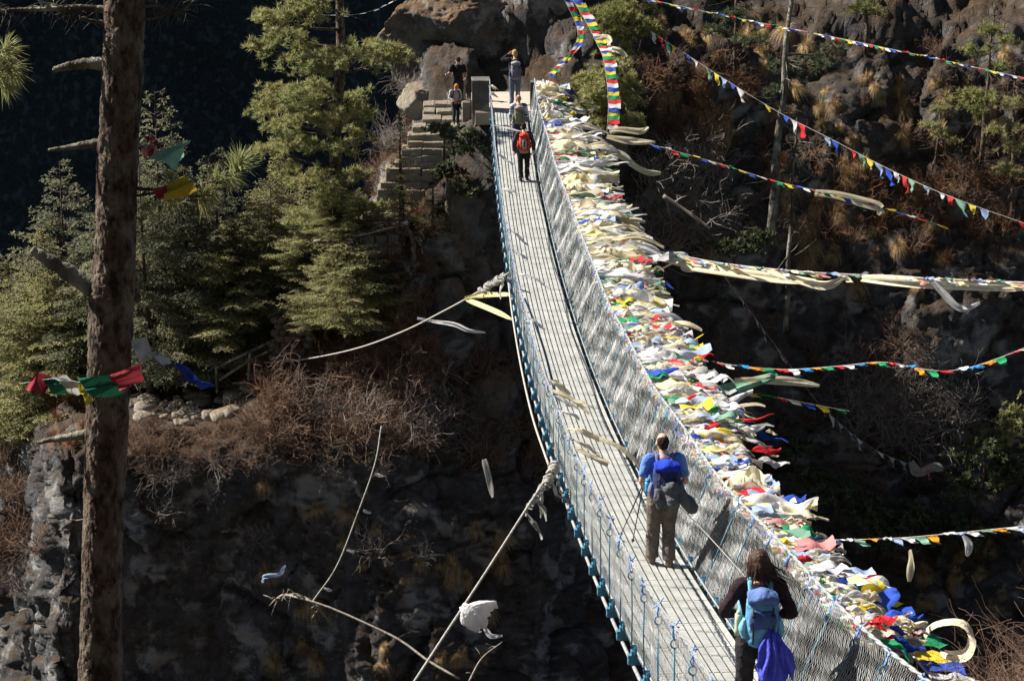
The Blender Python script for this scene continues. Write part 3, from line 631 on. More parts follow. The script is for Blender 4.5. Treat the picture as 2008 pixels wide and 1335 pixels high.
string('vertical banner of stacked flags hanging beside the yellow green pine', [(1118, -8, 64), (1150, 45, 63), (1170, 85, 62), (1183, 115, 61), (1190, 160, 60), (1193, 210, 59), (1190, 258, 58)], ['white', 'blue', 'yellow', 'green', 'red'], .195, .36, 'right', seed=10, gap=0, wave=.07, tri=.0)
string('twisted string of small flags curving from tree to the right gate post', [(1104, -5, 66), (1126, 40, 65.5), (1133, 70, 65), (1122, 95, 64.5), (1098, 122, 64), (1070, 150, 63)], FLC, .20, .26, 'right', seed=11, gap=0, tri=.1)
string('near string of large bright flags sagging outside the net at lower right', [(1625, 1105, 19.0), (1680, 1162, 18.4), (1740, 1228, 17.8), (1790, 1285, 17.3), (1845, 1350, 16.8), (1900, 1420, 16.4)], ['white', 'red', 'green', 'yellow', 'blue'], .20, .42, 'right', seed=12, cord=.012, gap=0, wave=.09, start=.1)
string('faint blue and white string behind the big pine at the top', [(625, 30, 75), (690, 30, 75), (740, 18, 76), (790, -6, 77)], ['white', 'pale_blue'], .3, .12, 'along', seed=13, skip=.4, gap=.1)
def khata(label, pts, W, c, seed=1, fold=.5, name='khata_scarf', group=None, sidev=(0, .3, 1)):
    """one scarf laid along picture points with distances"""
    P = spline([at(*p) for p in pts], 22); o0 = P[0]; r = random.Random(seed); V = []; k = 6
    for i, p in enumerate(P):
        t = (P[min(i + 1, 22)] - P[max(i - 1, 0)]).normalized(); u = Vector(sidev); u = (u - t * u.dot(t)).normalized(); w = t.cross(u); s = i / 22
        a = .7 * math.sin(4 * s + seed); u2 = u * math.cos(a) + w * math.sin(a); w2 = t.cross(u2); g = W * (.35 + .65 * math.sin(math.pi * min(1, .08 + s * .95)) ** .5)
        for j in range(k):
            q = j / (k - 1) - .5; V.append(tuple(p - o0 + u2 * (q * g) + w2 * (fold * g * .4 * math.sin(q * 10 + seed + 3 * s))))
    Fq = [(i * k + j, i * k + j + 1, (i + 1) * k + j + 1, (i + 1) * k + j) for i in range(22) for j in range(k - 1)]
    o = cobj(name, (V, Fq), M[c]); o.location = o0; return tag(o, label, 'scarf', group)
khata('cream scarf wound along the blue and yellow string', [(1598, 378, 53), (1640, 382, 53), (1690, 396, 53), (1728, 408, 53), (1722, 422, 53)], .28, 'cream', 1)
khata('white scarf dangling from the thick pale string at the right', [(1830, 552, 42), (1850, 575, 42), (1875, 600, 42), (1895, 605, 42), (1922, 594, 42)], .16, 'white', 2)
khata('long cream scarf trailing under the left part of the thick pale string', [(1250, 492, 48.6), (1330, 510, 48), (1360, 520, 47.8), (1420, 530, 47), (1520, 545, 46), (1600, 552, 45)], .30, 'cream', 3)
khata('pale scarf looping below the thick string', [(1510, 532, 45.5), (1570, 550, 45), (1620, 560, 44.6), (1655, 545, 44.4)], .22, 'cream', 4)
khata('torn white scarf hanging from the start of the thick string', [(1300, 500, 48), (1340, 505, 48), (1345, 522, 48), (1368, 528, 48)], .30, 'white', 5)
khata('long cream scarf wrapped on the right half of the thick string', [(1690, 545, 44), (1780, 552, 43), (1870, 558, 42), (1960, 562, 41), (2040, 562, 40)], .26, 'cream', 6)
khata('cream scarf with curled tip flying above the vertical banner end', [(1195, 258, 58), (1215, 254, 58), (1255, 258, 58), (1272, 250, 58)], .20, 'cream', 7)
khata('cream scarf flying straight out below the vertical banner', [(1190, 268, 57.6), (1225, 275, 57.6), (1255, 278, 57.5), (1285, 279, 57.5)], .22, 'cream', 8)
khata('long yellowish scarf drooping to the right under the banner', [(1180, 292, 56), (1220, 305, 56), (1245, 325, 56), (1270, 338, 56), (1296, 340, 56)], .24, 'cream', 9)
khata('cream scarf looped around the top of the vertical banner', [(1168, 76, 62), (1190, 72, 62), (1196, 85, 61.8), (1194, 95, 61.7), (1215, 100, 61.5), (1230, 112, 61.5)], .2, 'cream', 10)
khata('narrow cream scarf flying out at the bend of the bridge', [(1185, 560, 42), (1230, 570, 42), (1280, 580, 42), (1318, 584, 42)], .15, 'cream', 11)
khata('wide white scarf torn at its end below the narrow cream one', [(1245, 632, 38.5), (1300, 640, 38.3), (1330, 660, 38.2), (1356, 672, 38)], .42, 'white', 12)
khata('long pale green scarf under the wide white one', [(1215, 575, 41), (1240, 590, 40.6), (1265, 612, 40.3), (1288, 630, 40)], .25, 'pale_green', 13)
khata('cream scarf stretched right of the tangled green flags', [(1440, 745, 34), (1500, 745, 34), (1560, 748, 34), (1607, 756, 34)], .16, 'cream', 14)
khata('pale green frayed scarf along the lower flag mass', [(1370, 775, 34.4), (1430, 762, 34.2), (1500, 742, 34), (1520, 738, 34)], .22, 'pale_green', 15)
khata('large cream scarf curling into a ring above dry brush at lower right', [(1815, 1242, 16.9), (1828, 1228, 16.8), (1850, 1220, 16.7), (1885, 1222, 16.6), (1903, 1245, 16.5), (1905, 1268, 16.5), (1890, 1285, 16.6), (1862, 1284, 16.7), (1848, 1276, 16.8)], .16, 'cream', 16, sidev=(.3, 1, .5))
khata('hanging narrow pale scarf below the low white string', [(1784, 1078, 22), (1786, 1105, 22), (1783, 1140, 22)], .10, 'cream', 17, sidev=(1, .3, 0))
khata('small white scarf hanging under the right part of the low string', [(1888, 1050, 22.6), (1900, 1068, 22.6), (1897, 1090, 22.6)], .10, 'white', 18, sidev=(1, .3, 0))
khata('white scrap snagged at the end of the sparse pennant string', [(1786, 905, 60), (1800, 925, 60), (1830, 915, 60), (1850, 920, 60)], .35, 'grey', 19)
khata('yellow pointed flag standing up on the near string', [(1706, 1200, 17.9), (1712, 1165, 17.9), (1714, 1135, 18)], .26, 'yellow', 20, sidev=(1, .3, 0), name='prayer_flag', fold=.1)
khata('large violet blue flag flying up from the near string', [(1715, 1195, 17.9), (1735, 1178, 17.8), (1762, 1160, 17.7)], .22, 'blue', 21, sidev=(-.5, .3, 1), name='prayer_flag', fold=.15)
# ---- wind guys at the left of the bridge
def rope(name, label, pts, r, mt='rope', n=60):
    P = spline([at(*p) for p in pts], n); o = MB().tube([p - P[0] for p in P], r, 7).build(name, M[mt]); o.location = P[0]; return tag(o, label, 'rope')
rope('guy_rope', 'slack rope swinging left from the bridge to the stone wall', [(998, 535, 42.5), (930, 577, 46), (870, 610, 49), (790, 650, 53), (700, 683, 57), (600, 704, 59.6), (520, 711, 60.6)], .024)
rope('guy_rope', 'taut rope hanging straight from the bridge edge down to the knotted bundle', [(997, 555, 42), (1005, 620, 38), (1022, 720, 33.5), (1045, 820, 30), (1076, 912, 27.2)], .018)
rope('guy_rope', 'thick rope running from the knotted bundle out of the bottom edge', [(1080, 925, 27), (1040, 985, 26.2), (960, 1110, 24.6), (880, 1232, 23.2), (790, 1370, 21.8)], .018)
rope('loose_rope', 'fallen rope lying slantwise against the right net', [(1325, 985, 22.9), (1370, 1030, 22.2), (1430, 1095, 21.2), (1495, 1170, 20.2)], .005)
rope('thin_line', 'thin white line with rags falling from the brush to the dead branch', [(748, 835, 56), (735, 910, 55.4), (700, 1010, 55), (660, 1110, 54.6), (612, 1180, 54.4)], .022)
for i, (x, y) in enumerate(((735, 928), (712, 1000), (680, 1077), (635, 1152))):
    khata(f"tiny white rag {['at the top', 'second from the top', 'third from the top', 'at the bottom'][i]} of the thin line", [(x, y, 55), (x + 9, y + 4, 55), (x + 16, y + 5, 55)], .10, 'white', 30 + i)
khata('pale yellow scarf tied between slack rope and bridge, upper one', [(912, 585, 46.6), (950, 578, 45), (985, 577, 43.6), (1000, 578, 42.6)], .13, 'pale_yellow', 40)
khata('pale yellow scarf with orange tip, lower one below the slack rope', [(914, 588, 46.6), (940, 597, 45.2), (975, 612, 43.6), (1004, 626, 42)], .13, 'pale_yellow', 41)
khata('long grey white scarf trailing right from the slack rope', [(818, 624, 51), (850, 630, 51), (890, 636, 50.8), (920, 648, 50.6), (952, 652, 50.4)], .12, 'white', 42)
khata('pale blue scarf snagged on the dark cliff', [(515, 1142, 55.2), (518, 1130, 55.2), (548, 1126, 55.1), (556, 1115, 55.1), (560, 1108, 55)], .14, 'pale_blue', 43)
khata('stiff pale scarf hanging upright in front of the dark slope', [(949, 900, 52), (958, 935, 52), (966, 975, 52)], .20, 'grey', 44, sidev=(1, .3, 0), fold=.2)
def wrap(name, label, p0, p1, jit, W, c, n, seed):
    """scarves wound round a rope"""
    r = random.Random(seed); b = MB(); A, E = at(*p0), at(*p1); L_ = (E - A).length; u = (E - A).normalized(); s_ = u.orthogonal().normalized(); w_ = u.cross(s_)
    for i in range(n):
        f = r.uniform(0, .7); g = f + r.uniform(.2, .45); ph = r.uniform(0, 6.3); tn = r.uniform(2, 6); P = []
        for q in range(25): t = q / 24; a = ph + tn * 6.28 * t * .5; rr = jit * (.5 + .5 * math.sin(math.pi * t)) * r.uniform(.9, 1.1); P.append(A + u * (L_ * (f + (g - f) * t)) + (s_ * math.cos(a) + w_ * math.sin(a)) * rr)
        b.tube(P, [W * (.6 + .4 * math.sin(q * 1.1 + ph)) for q in range(25)], 6)
    for i in range(3):
        q = A.lerp(E, r.random()); b.add(*ribbon(q, Vector((r.uniform(-.2, 1), r.uniform(-.4, .2), r.uniform(-1, -.2))), s_, r.uniform(.25, .5), .07, seed + i, 10, .3, .5, .8, .5, .2))
    return tag(b.build(name, M[c]), label, 'scarf bundle')
def bundle(name, label, px, py, Y, rx, ry, c, n=26, seed=3):
    r = random.Random(seed); b = MB()
    for i in range(n):
        p = at(px + r.gauss(0, rx * .8), py + r.gauss(0, ry * .8), Y + r.gauss(0, .06)); d = Vector((r.gauss(0, 1), r.gauss(0, .6), r.gauss(-.3, .8))); L_ = r.uniform(1.2, 2.6) * max(rx, ry) * Y / F
        b.add(*ribbon(p, d, Vector((r.gauss(0, 1), r.gauss(0, 1), r.gauss(0, 1))), L_, L_ * r.uniform(.35, .6), i + seed * 50, 14, .22, .8, .55, .3, .1))
    o = b.build(name, M[c]); return tag(o, label, 'scarf bundle')
wrap('scarf_bundle', 'big grey knot of scarves where the ropes meet at the bridge edge', (1092, 905, 27), (1068, 958, 26.7), .075, .026, 'rope', 12, 3)
wrap('scarf_bundle', 'rags wound along the top of the thick rope', (1070, 945, 26.8), (1028, 1012, 26), .05, .020, 'grey', 8, 4)
wrap('scarf_bundle', 'ragged grey bundle at the bridge end of the slack rope', (998, 536, 42.6), (935, 574, 45.6), .08, .035, 'grey', 10, 6)
khata('white tail hanging from the wrinkled scarf bundle', [(925, 1215, 23.7), (950, 1230, 23.6), (962, 1246, 23.6), (985, 1246, 23.6)], .07, 'white', 45)
# ------------------------------------------------------------------ trees and brush
def blades(base, dirs, length, width, name, bend_=None):
    """many needle-like triangles; base, dirs (n,3)"""
    base, dirs = np.asarray(base, float), np.asarray(dirs, float); n = len(base)
    dirs = dirs / (np.linalg.norm(dirs, axis=1, keepdims=True) + 1e-9); rv = NR.normal(size=(n, 3)); s = np.cross(dirs, rv); s /= np.linalg.norm(s, axis=1, keepdims=True) + 1e-9
    length = np.broadcast_to(np.asarray(length, float).reshape(-1, 1), (n, 1)); width = np.broadcast_to(np.asarray(width, float).reshape(-1, 1), (n, 1))
    V = np.zeros((n, 4, 3)); V[:, 0] = base - s * width * .35; V[:, 1] = base + s * width * .35
    mid = base + dirs * length * .55; V[:, 2] = mid + s * width * .5; V[:, 3] = mid - s * width * .5
    tip = base + dirs * length + (np.array([0, 0, -1.]) * length * bend_ if bend_ else 0)
    A = np.concatenate([V, tip[:, None]], 1).reshape(-1, 3); b = np.arange(n)[:, None] * 5
    return npmesh(name, A, [b + np.array([[0, 1, 2, 3]]), b + np.array([[3, 2, 4]])], False)
def unit(n): v = NR.normal(size=(n, 3)); return v / np.linalg.norm(v, axis=1, keepdims=True)
def tufts(C, r, per, width, name, up=.5):
    C = np.asarray(C); n = len(C); B_ = np.repeat(C, per, 0); d = unit(n * per); d[:, 2] += up; ax = np.repeat(unit(n) * .5, per, 0)
    return blades(B_, d + ax, r * NR.uniform(.6, 1.15, n * per), width, name)
def pine(label, base, top, r0, clumps, mt, Y, tuft=.22, per=38, width=.019, dens=1., dead=True, group=None, wood='bark', name='pine_tree'):
    """trunk between two world points, foliage masses given as (px, py, rx, ry[, dY])"""
    root = empty(name, base); tag(root, label, 'tree', group); b0 = Vector(base); tp = Vector(top)
    mb = MB(); pts = [b0 - b0 + (tp - b0) * (i / 14) + Vector((.10 * math.sin(i * 1.1), .06 * math.sin(i * .9), 0)) * (tp - b0).length / 14 * .6 for i in range(15)]
    mb.tube([Vector((0, 0, -.5))] + pts[1:], [r0 * (1.15 - .75 * i / 14) for i in range(15)], 10); C = []; lb = mb
    for cl in clumps:
        px, py, rx, ry = cl[:4]; dY = cl[4] if len(cl) > 4 else rnd.uniform(-1.2, .6)
        c = at(px, py, Y + dY); sx_, sz = rx * Y / F, ry * Y / F
        n = int(dens * rx * ry / 30) + 5; q = NR.normal(size=(n, 3)) * np.array([.50 * sx_, .48 * sx_, .34 * sz]); q[:, 2] += -.15 * sz * (q[:, 0] / (sx_ + 1e-6)) ** 2 + .18 * sz * np.sin(q[:, 0] * 5 + px)
        C.append(np.array(c - b0) + q)
        # limb to the mass
        ax = (tp - b0); k = max(.03, min(.97, ((c - Vector((0, 0, .1 * abs(c.x - b0.x)))) - b0).dot(ax) / ax.length_squared - .015 * abs(c.x - b0.x))); s = ax * k; e = c - b0; m_ = s.lerp(e, .55) + Vector((0, 0, -.12 * (e - s).length * .5))
        lb.tube(spline([s, m_, e], 8), [r0 * .30 * (1 - .75 * i / 8) for i in range(9)], 6)
        for j in range(int(3 + n / 14)):
            f = rnd.uniform(.35, 1); a = s.lerp(m_, f * 2) if f < .5 else m_.lerp(e, f * 2 - 1); lb.tube([a, a.lerp(Vector(C[-1][rnd.randrange(n)]), .5) + Vector((0, 0, -.05)), Vector(C[-1][rnd.randrange(n)])], [r0 * .10, r0 * .07, r0 * .04], 5)
    if dead:
        for j in range(26):
            k = rnd.uniform(.15, .95); s = (tp - b0) * k; d = Vector((rnd.uniform(-1, 1), rnd.uniform(-1, .3), rnd.uniform(-.5, .2))).normalized() * rnd.uniform(.5, 1.5); lb.tube([s, s + d * .5 + Vector((0, 0, -.05)), s + d], [.02, .013, .006], 4)
    lb.build('trunk', M[wood], root)
    obj('crown', tufts(np.concatenate(C), tuft, per, width, 'crown'), root, M[mt]); return root
at_ = at
bigp = pine('tall bright green pine with layered tufts left of the stone steps', at(654, 480, 60.9), at(676, -230, 60.9), .20,
     [(545, 35, 58, 34), (600, 15, 50, 34), (560, 65, 40, 20), (520, 92, 34, 22), (585, 100, 46, 30), (630, 118, 62, 28, -1.6), (700, 108, 50, 26), (760, 112, 55, 26, .8), (740, 90, 40, 18, .8), (610, 140, 40, 20, -1.6),
      (545, 182, 42, 32), (590, 195, 52, 42, -1.4), (525, 215, 40, 30), (625, 175, 38, 28), (690, 190, 36, 30, .8), (705, 228, 36, 28, .5), (640, 235, 44, 28, -1.2), (565, 250, 46, 28, -1.4), (600, 285, 52, 26), (675, 292, 36, 20), (700, 265, 30, 22), (540, 290, 44, 22), (620, -60, 70, 40), (560, -40, 50, 30), (610, 350, 46, 24), (690, 345, 36, 22), (560, 335, 36, 22), (650, 392, 46, 24), (720, 405, 30, 20), (600, 432, 42, 24), (690, 445, 34, 20)], 'needle_bright', 60.9, dens=1.0)
CONE = {}
def conifer_mesh(kind, seed, H=9., Rb=2.2, droop=.25, lvl=.26, bl=.10, bw=.034, ragged=.35):
    r = np.random.default_rng(seed); base, dirs, P, Q, rr = [], [], [], [], []
    z = .12 * H
    while z < H * .99:
        f = (z / H); Lm = Rb * (1 - f) ** .75 * (1 - .35 * max(0, .3 - f) / .3) + .10
        for k in range(int(4 + 3 * (1 - f))):
            a = r.uniform(0, 6.283); L_ = Lm * r.uniform(1 - ragged, 1.12); u_ = np.array([math.cos(a), math.sin(a), 0]); zz = z + r.uniform(-.12, .12)
            n = max(3, int(L_ / .11)); s = np.linspace(0.05, 1, n); el = .25 * (f - .3)
            pts = np.outer(s * L_, u_); pts[:, 2] = zz + L_ * (el * s + .28 * f * s - droop * s * s + .16 * s ** 4); pts += np.array([0, 0, .02]) * r.normal(size=(n, 1))
            P.append(pts[:-1]); Q.append(pts[1:]); rr.append(np.linspace(.022, .006, n - 1))
            sd = np.array([-u_[1], u_[0], 0])
            for i in range(n):
                if s[i] < .18: continue
                for sg in (-1, 1):
                    tl = (.20 + .30 * math.sin(math.pi * min(1, s[i] * .9 + .1))) * min(1, L_ * .7) * r.uniform(.6, 1.15); td = sd * sg * .8 + u_ * .65 + np.array([0, 0, r.uniform(-.32, .06)]); td /= np.linalg.norm(td)
                    m = max(2, int(tl / .055)); q = np.linspace(.1, 1, m)[:, None]; tp_ = pts[i] + td * tl * q; tp_[:, 2] -= .25 * tl * (q[:, 0] ** 2)
                    base.append(np.repeat(tp_, 2, 0)); dd = np.repeat(td[None], 2 * m, 0) + .8 * r.normal(size=(2 * m, 3)); dd[:, 2] -= .15; dirs.append(dd)
        z += lvl * (1 - .35 * f) * r.uniform(.8, 1.2)
    tr = MB(); tr.tube([(0, 0, -.8), (.02, 0, H * .3), (-.02, .02, H * .65), (0, 0, H)], [.16, .11, .045, .004], 9)
    br = prisms(np.concatenate(P), np.concatenate(Q), np.concatenate(rr), 'limbs'); B_ = np.concatenate(base)
    cr = blades(B_, np.concatenate(dirs), bl * NR.uniform(.6, 1.3, len(B_)), bw, 'crown')
    tm = tr.mesh('trunk'); tm.materials.append(M['bark']); br.materials.append(M['bark']); cr.materials.append(M[kind]); return tm, br, cr
CONE['fir1'] = conifer_mesh('fir', 1, 9, 2.3, .26); CONE['fir2'] = conifer_mesh('fir', 2, 9, 2.9, .32, ragged=.5, lvl=.30); CONE['olive'] = conifer_mesh('fir_olive', 3, 8, 2.7, .2, ragged=.5, lvl=.30, bl=.12)
CONE['thin'] = conifer_mesh('fir_olive', 4, 7, 1.1, .2, lvl=.42, ragged=.55)
def conifer(kind, label, px, pyb, pyt, Y, wide=1., rot=0., name='fir_tree', group=None, H0=None):
    b = at(px, pyb, Y); t = at(px, pyt, Y); tm, br, cr = CONE[kind]; H = {'fir1': 9, 'fir2': 9, 'olive': 8, 'thin': 7}[kind]; s = (t.z - b.z) / H
    root = empty(name, b, rot); root.scale = (s * wide, s * wide, s); tag(root, label, 'tree', group)
    obj('trunk', tm, root); obj('limbs', br, root); obj('crown', cr, root); return root
conifer('fir1', 'pointed grey green fir rising behind the near trunk flags', 333, 790, 178, 63.5, 1.02, .3)
conifer('fir2', 'broad dark fir left of the near tree trunk', 150, 850, 315, 66, 1.15, 1.2)
conifer('fir2', 'wide dark fir with bare lower trunk right of the near tree', 296, 775, 300, 61.8, 1.05, 2.2)
conifer('fir2', 'grey green fir in the middle of the left grove', 440, 740, 290, 63.0, 1.2, .7)
conifer('olive', 'olive conifer beneath the big pine', 560, 655, 300, 63.5, 1.25, 4.0)
conifer('olive', 'small olive conifer behind the leaning handrail', 505, 700, 375, 64.5, 1.1, 2.9)
conifer('olive', 'yellowish conifer with dark trunk at the lower left', 112, 855, 440, 65, 1.1, .2)
conifer('olive', 'ragged yellowish conifer cut by the left edge', 8, 870, 462, 68, 1.15, 5.2)
conifer('fir1', 'dark young fir at the far left below the edge conifer', 50, 880, 600, 66, 1.2, 3.1)
conifer('olive', 'bushy green conifer spreading over the slope above the slack rope', 685, 650, 430, 59.6, 2.0, 1.0)
conifer('olive', 'low green conifer right of the stone wall', 640, 650, 500, 60.2, 1.9, 2.0)
conifer('fir1', 'low dark fir between stone wall and the slope bush', 600, 640, 440, 61.5, 1.7, 4.4)
conifer('thin', 'slim sparse conifer in front of the stone steps', 788, 450, 225, 60.2, 1.3, .9)
conifer('thin', 'small loose conifer right of the stone steps', 850, 480, 330, 60.4, 1.9, 2.6)
conifer('olive', 'short green conifer under the right side of the big pine', 655, 478, 330, 60.4, 1.7, 3.3)
conifer('olive', 'rounded olive conifer left of the steps bottom', 610, 560, 360, 61.8, 1.6, 5.0)
conifer('fir2', 'drooping grey green fir crowding behind the pointed fir', 380, 770, 330, 62.6, 1.35, 1.9)
conifer('olive', 'loose olive conifer rising behind the leaning handrail poles', 470, 720, 430, 62.0, 1.7, 5.7)
conifer('fir2', 'shaggy fir filling the gap left of the stone wall', 540, 660, 340, 62.8, 1.4, .1)
conifer('fir2', 'wide shadowy fir behind the near trunk', 230, 820, 380, 64.2, 1.4, 2.5)
conifer('olive', 'sprawling yellowish conifer low at the left edge', 60, 870, 560, 65.4, 1.8, 1.6)
conifer('olive', 'light olive conifer between the near trunk and the left edge', 175, 860, 520, 64.4, 1.5, 3.7)
conifer('olive', 'short olive conifer below the pine at the dirt bank', 705, 480, 370, 61.2, 1.8, .4)
conifer('fir2', 'deep green fir between the big pine and the pointed fir', 420, 700, 330, 64.8, 1.2, 3.8)
# right hillside trees
pine('yellow green bushy pine behind the vertical banner', at(1180, 300, 63.8), at(1200, 90, 64.2), .08, [(1160, 165, 34, 30), (1200, 140, 36, 30), (1165, 205, 38, 26), (1215, 195, 40, 30), (1240, 240, 34, 20), (1180, 240, 34, 20), (1150, 190, 24, 22), (1225, 160, 30, 24)], 'needle_bright', 63.8, dens=1.9, dead=False)
pine('pine crown reaching into the top right of the boulder', at(1235, 260, 66.5), at(1215, -180, 66.5), .14, [(1200, 25, 50, 24), (1235, 45, 44, 22), (1190, 60, 36, 20), (1250, 10, 45, 22), (1270, 60, 30, 20, .5), (1205, 100, 30, 18), (1240, -40, 60, 30)], 'needle', 66.0, dens=1.6)
pine('thin dead standing trunk leaning on the right hillside', at(1512, 440, 63.6), at(1556, -60, 66), .15, [(1530, 130, 30, 20, 1), (1600, 120, 40, 18, 1.2), (1640, 95, 30, 14, 1.5), (1515, 180, 18, 16)], 'dark_leaf', 65.0, dens=.9, wood='lichen_bark')
pine('slender grey dead snag beside the leaning trunk', at(1541, 620, 63.2), at(1562, 230, 65), .085, [(1560, 300, 8, 6)], 'dark_leaf', 64.5, dens=.3, dead=True, wood='lichen_bark')
pine('small pine with flat green tufts at the upper right edge', at(1925, 300, 67.0), at(1950, 10, 67.6), .08, [(1945, 58, 28, 14), (1908, 98, 30, 15), (1905, 190, 42, 20), (1960, 130, 26, 12), (1920, 215, 24, 12), (1975, 80, 20, 10)], 'needle', 67.0, dens=1.5)
pine('pine tuft at the top edge right of the leaning trunk', at(1700, 80, 69.6), at(1690, -120, 70), .09, [(1690, 15, 34, 14), (1720, 25, 22, 10), (1660, -10, 30, 14)], 'needle', 69.6, dens=1.3)
pine('dark pine spreading at the right edge under the straight string', at(1985, 420, 66.0), at(1990, 130, 67), .07, [(1985, 200, 30, 16), (1960, 250, 34, 16), (1995, 290, 34, 18), (1975, 335, 30, 14)], 'fir_olive', 66.4, dens=1.3)
pine('spindly pine between the two right hillside strings', at(1835, 330, 67.6), at(1845, 190, 68), .05, [(1842, 215, 20, 10), (1825, 245, 22, 10), (1850, 270, 24, 12)], 'fir_olive', 67.6, dens=1.2)
pine('dark spreading branches of a conifer left of the leaning trunk', at(1440, 150, 69), at(1445, -60, 70), .07, [(1440, 30, 40, 16), (1410, 60, 34, 14), (1470, 80, 34, 14)], 'dark_leaf', 69, dens=1.3)
bush = lambda label, cl, Y, mt='dark_leaf', b=None: pine(label, at(cl[0][0], cl[0][1] + cl[0][3], Y), at(cl[0][0] + 3, cl[0][1] - cl[0][3], Y), .04, cl, mt, Y, tuft=.2, per=16, width=.06, dens=1.1, dead=False, name='shrub')
bush('dark green bush at the right edge below the low boulders', [(1930, 880, 60, 50), (1980, 930, 50, 50), (1890, 950, 40, 40)], 59.5)
bush('olive bush catching light at the lower right', [(1960, 860, 40, 36), (1995, 820, 36, 40)], 59.6, 'fir_olive')
bush('dark green bush in the deep shade right of the flag mass', [(1640, 960, 60, 40), (1700, 1000, 50, 40), (1590, 930, 40, 30)], 61.3)
bush('broad dark bush low in the gorge right of the woman', [(1800, 1010, 70, 40), (1880, 1040, 60, 40), (1740, 1050, 50, 40)], 60.3)
bush('dark bush beside the head of the slack rope on the shaded outcrop', [(870, 260, 34, 26), (905, 290, 34, 24), (880, 330, 30, 20), (925, 265, 24, 16)], 61.4)
bush('low green bush on the outcrop below the gate', [(880, 400, 36, 20), (900, 370, 30, 16)], 61.0)
bush('dark small bush under the dead branches at right', [(1440, 480, 46, 26), (1490, 470, 36, 22)], 64.4)
bush('sparse dark bush above the white low string', [(1560, 880, 40, 26), (1530, 900, 30, 20)], 62.4)
# ---- dry shrubs, twigs and grass
def shrub_mesh(name, mt, seed, H=1.2, stems=16, spread=.8, r=.010, lean=0.):
    r_ = random.Random(seed); P, Q, rr = [], [], []
    def grow(p, d, L_, rad, dep):
        n = 3
        for i in range(n):
            d = (d + Vector((r_.gauss(0, .22), r_.gauss(0, .22), r_.gauss(0, .16) - .03))).normalized(); q = p + d * (L_ / n); P.append(p[:]); Q.append(q[:]); rr.append(rad); p = q
            if dep > 0 and r_.random() < .95: grow(p, (d + Vector((r_.gauss(0, .7), r_.gauss(0, .7), r_.gauss(0, .45)))).normalized(), L_ * r_.uniform(.45, .7), rad * .62, dep - 1)
    for i in range(stems):
        a = r_.uniform(0, 6.28); d = Vector((math.cos(a) * spread * r_.random() + lean, math.sin(a) * spread * r_.random(), 1)).normalized(); grow(Vector((r_.gauss(0, .12), r_.gauss(0, .12), -.1)), d, H * r_.uniform(.5, .8), r, 2)
    m = prisms(P, Q, rr, name); m.materials.append(M[mt]); return m
def tuft_mesh(name, mt, seed, n=520, H=.8, droop=1.25, w=.015):
    g = np.random.default_rng(seed); a = g.uniform(0, 6.283, n); out = g.uniform(.1, .8, n) ** .8; b0 = np.stack([np.cos(a) * .12 * g.random(n), np.sin(a) * .12 * g.random(n), np.zeros(n)], 1)
    L_ = H * g.uniform(.55, 1.1, n); V = []
    s_ = np.stack([-np.sin(a), np.cos(a), np.zeros(n)], 1)
    for q in (0, .35, .7, 1):
        c = b0 + np.stack([np.cos(a) * out, np.sin(a) * out, np.zeros(n)], 1) * (L_ * q)[:, None]; c[:, 2] += L_ * (q * (1.15 - .5 * out) - droop * out * 1.5 * q * q); wd_ = w * (1 - q * .8); V += [c - s_ * wd_ / 2, c + s_ * wd_ / 2]
    V = np.stack(V, 1).reshape(-1, 3); b = np.arange(n)[:, None] * 8; m = npmesh(name, V, np.concatenate([b + np.array([[2 * k, 2 * k + 1, 2 * k + 3, 2 * k + 2]]) for k in range(3)])); m.materials.append(M[mt]); return m
SH = {'brown': [shrub_mesh('dry_shrub', 'twig', s) for s in (1, 2, 3)], 'grey': [shrub_mesh('bare_shrub', 'twig_grey', s, 1.5, 12, 1.0) for s in (4, 5)], 'rust': [shrub_mesh('rusty_shrub', 'rust_brush', s, .9, 18, 1.) for s in (6, 7)], 'straw': [tuft_mesh('grass_tuft', 'straw', s) for s in (8, 9, 10)], 'rustgrass': [tuft_mesh('grass_tuft', 'rust_brush', 12, 300, .7, .8)]}
KIND = {'brown': ('dry_shrub', 'shrub'), 'grey': ('bare_shrub', 'shrub'), 'rust': ('rusty_shrub', 'shrub'), 'straw': ('grass_tuft', 'grass tuft'), 'rustgrass': ('grass_tuft', 'grass tuft')}
rp = random.Random(21)
def put(kind, px, py, s, label, group, tilt=.5, w=8):
    p, n = ground(px, py, w); o = obj(KIND[kind][0], rp.choice(SH[kind])); o.location = p - n * .05; o.scale = (s * rp.uniform(.9, 1.2), s * rp.uniform(.9, 1.2), s * rp.uniform(.8, 1.15))
    z = Vector((0, 0, 1)).lerp(n if n.y < 0 else -n, tilt).normalized(); q = z.to_track_quat('Z', 'Y'); o.rotation_euler = (q.to_matrix() @ Matrix.Rotation(rp.uniform(0, 6.28), 3, 'Z')).to_euler()
    return tag(o, label, KIND[kind][1], group)
def scatter(kind, n, box, s, label, group, tilt=.5):
    for _ in range(n): put(kind, rp.uniform(box[0], box[2]), rp.uniform(box[1], box[3]), rp.uniform(*s), label, group, tilt)
G1 = 'dry shrubs on the slope above the left cliff'
scatter('brown', 46, (500, 700, 830, 880), (.8, 1.5), 'dry brown twiggy shrub on the slope below the slack rope', G1)
scatter('rust', 20, (520, 660, 860, 830), (.7, 1.3), 'rust red twiggy shrub among the brown ones below the slack rope', G1)
scatter('grey', 14, (560, 790, 900, 890), (.7, 1.2), 'bare greyish shrub hanging over the lip of the left cliff', G1, .8)
scatter('brown', 16, (820, 700, 1000, 900), (.6, 1.2), 'dark brown shrub in the shade left of the bridge', 'shrubs left of the bridge', .7)
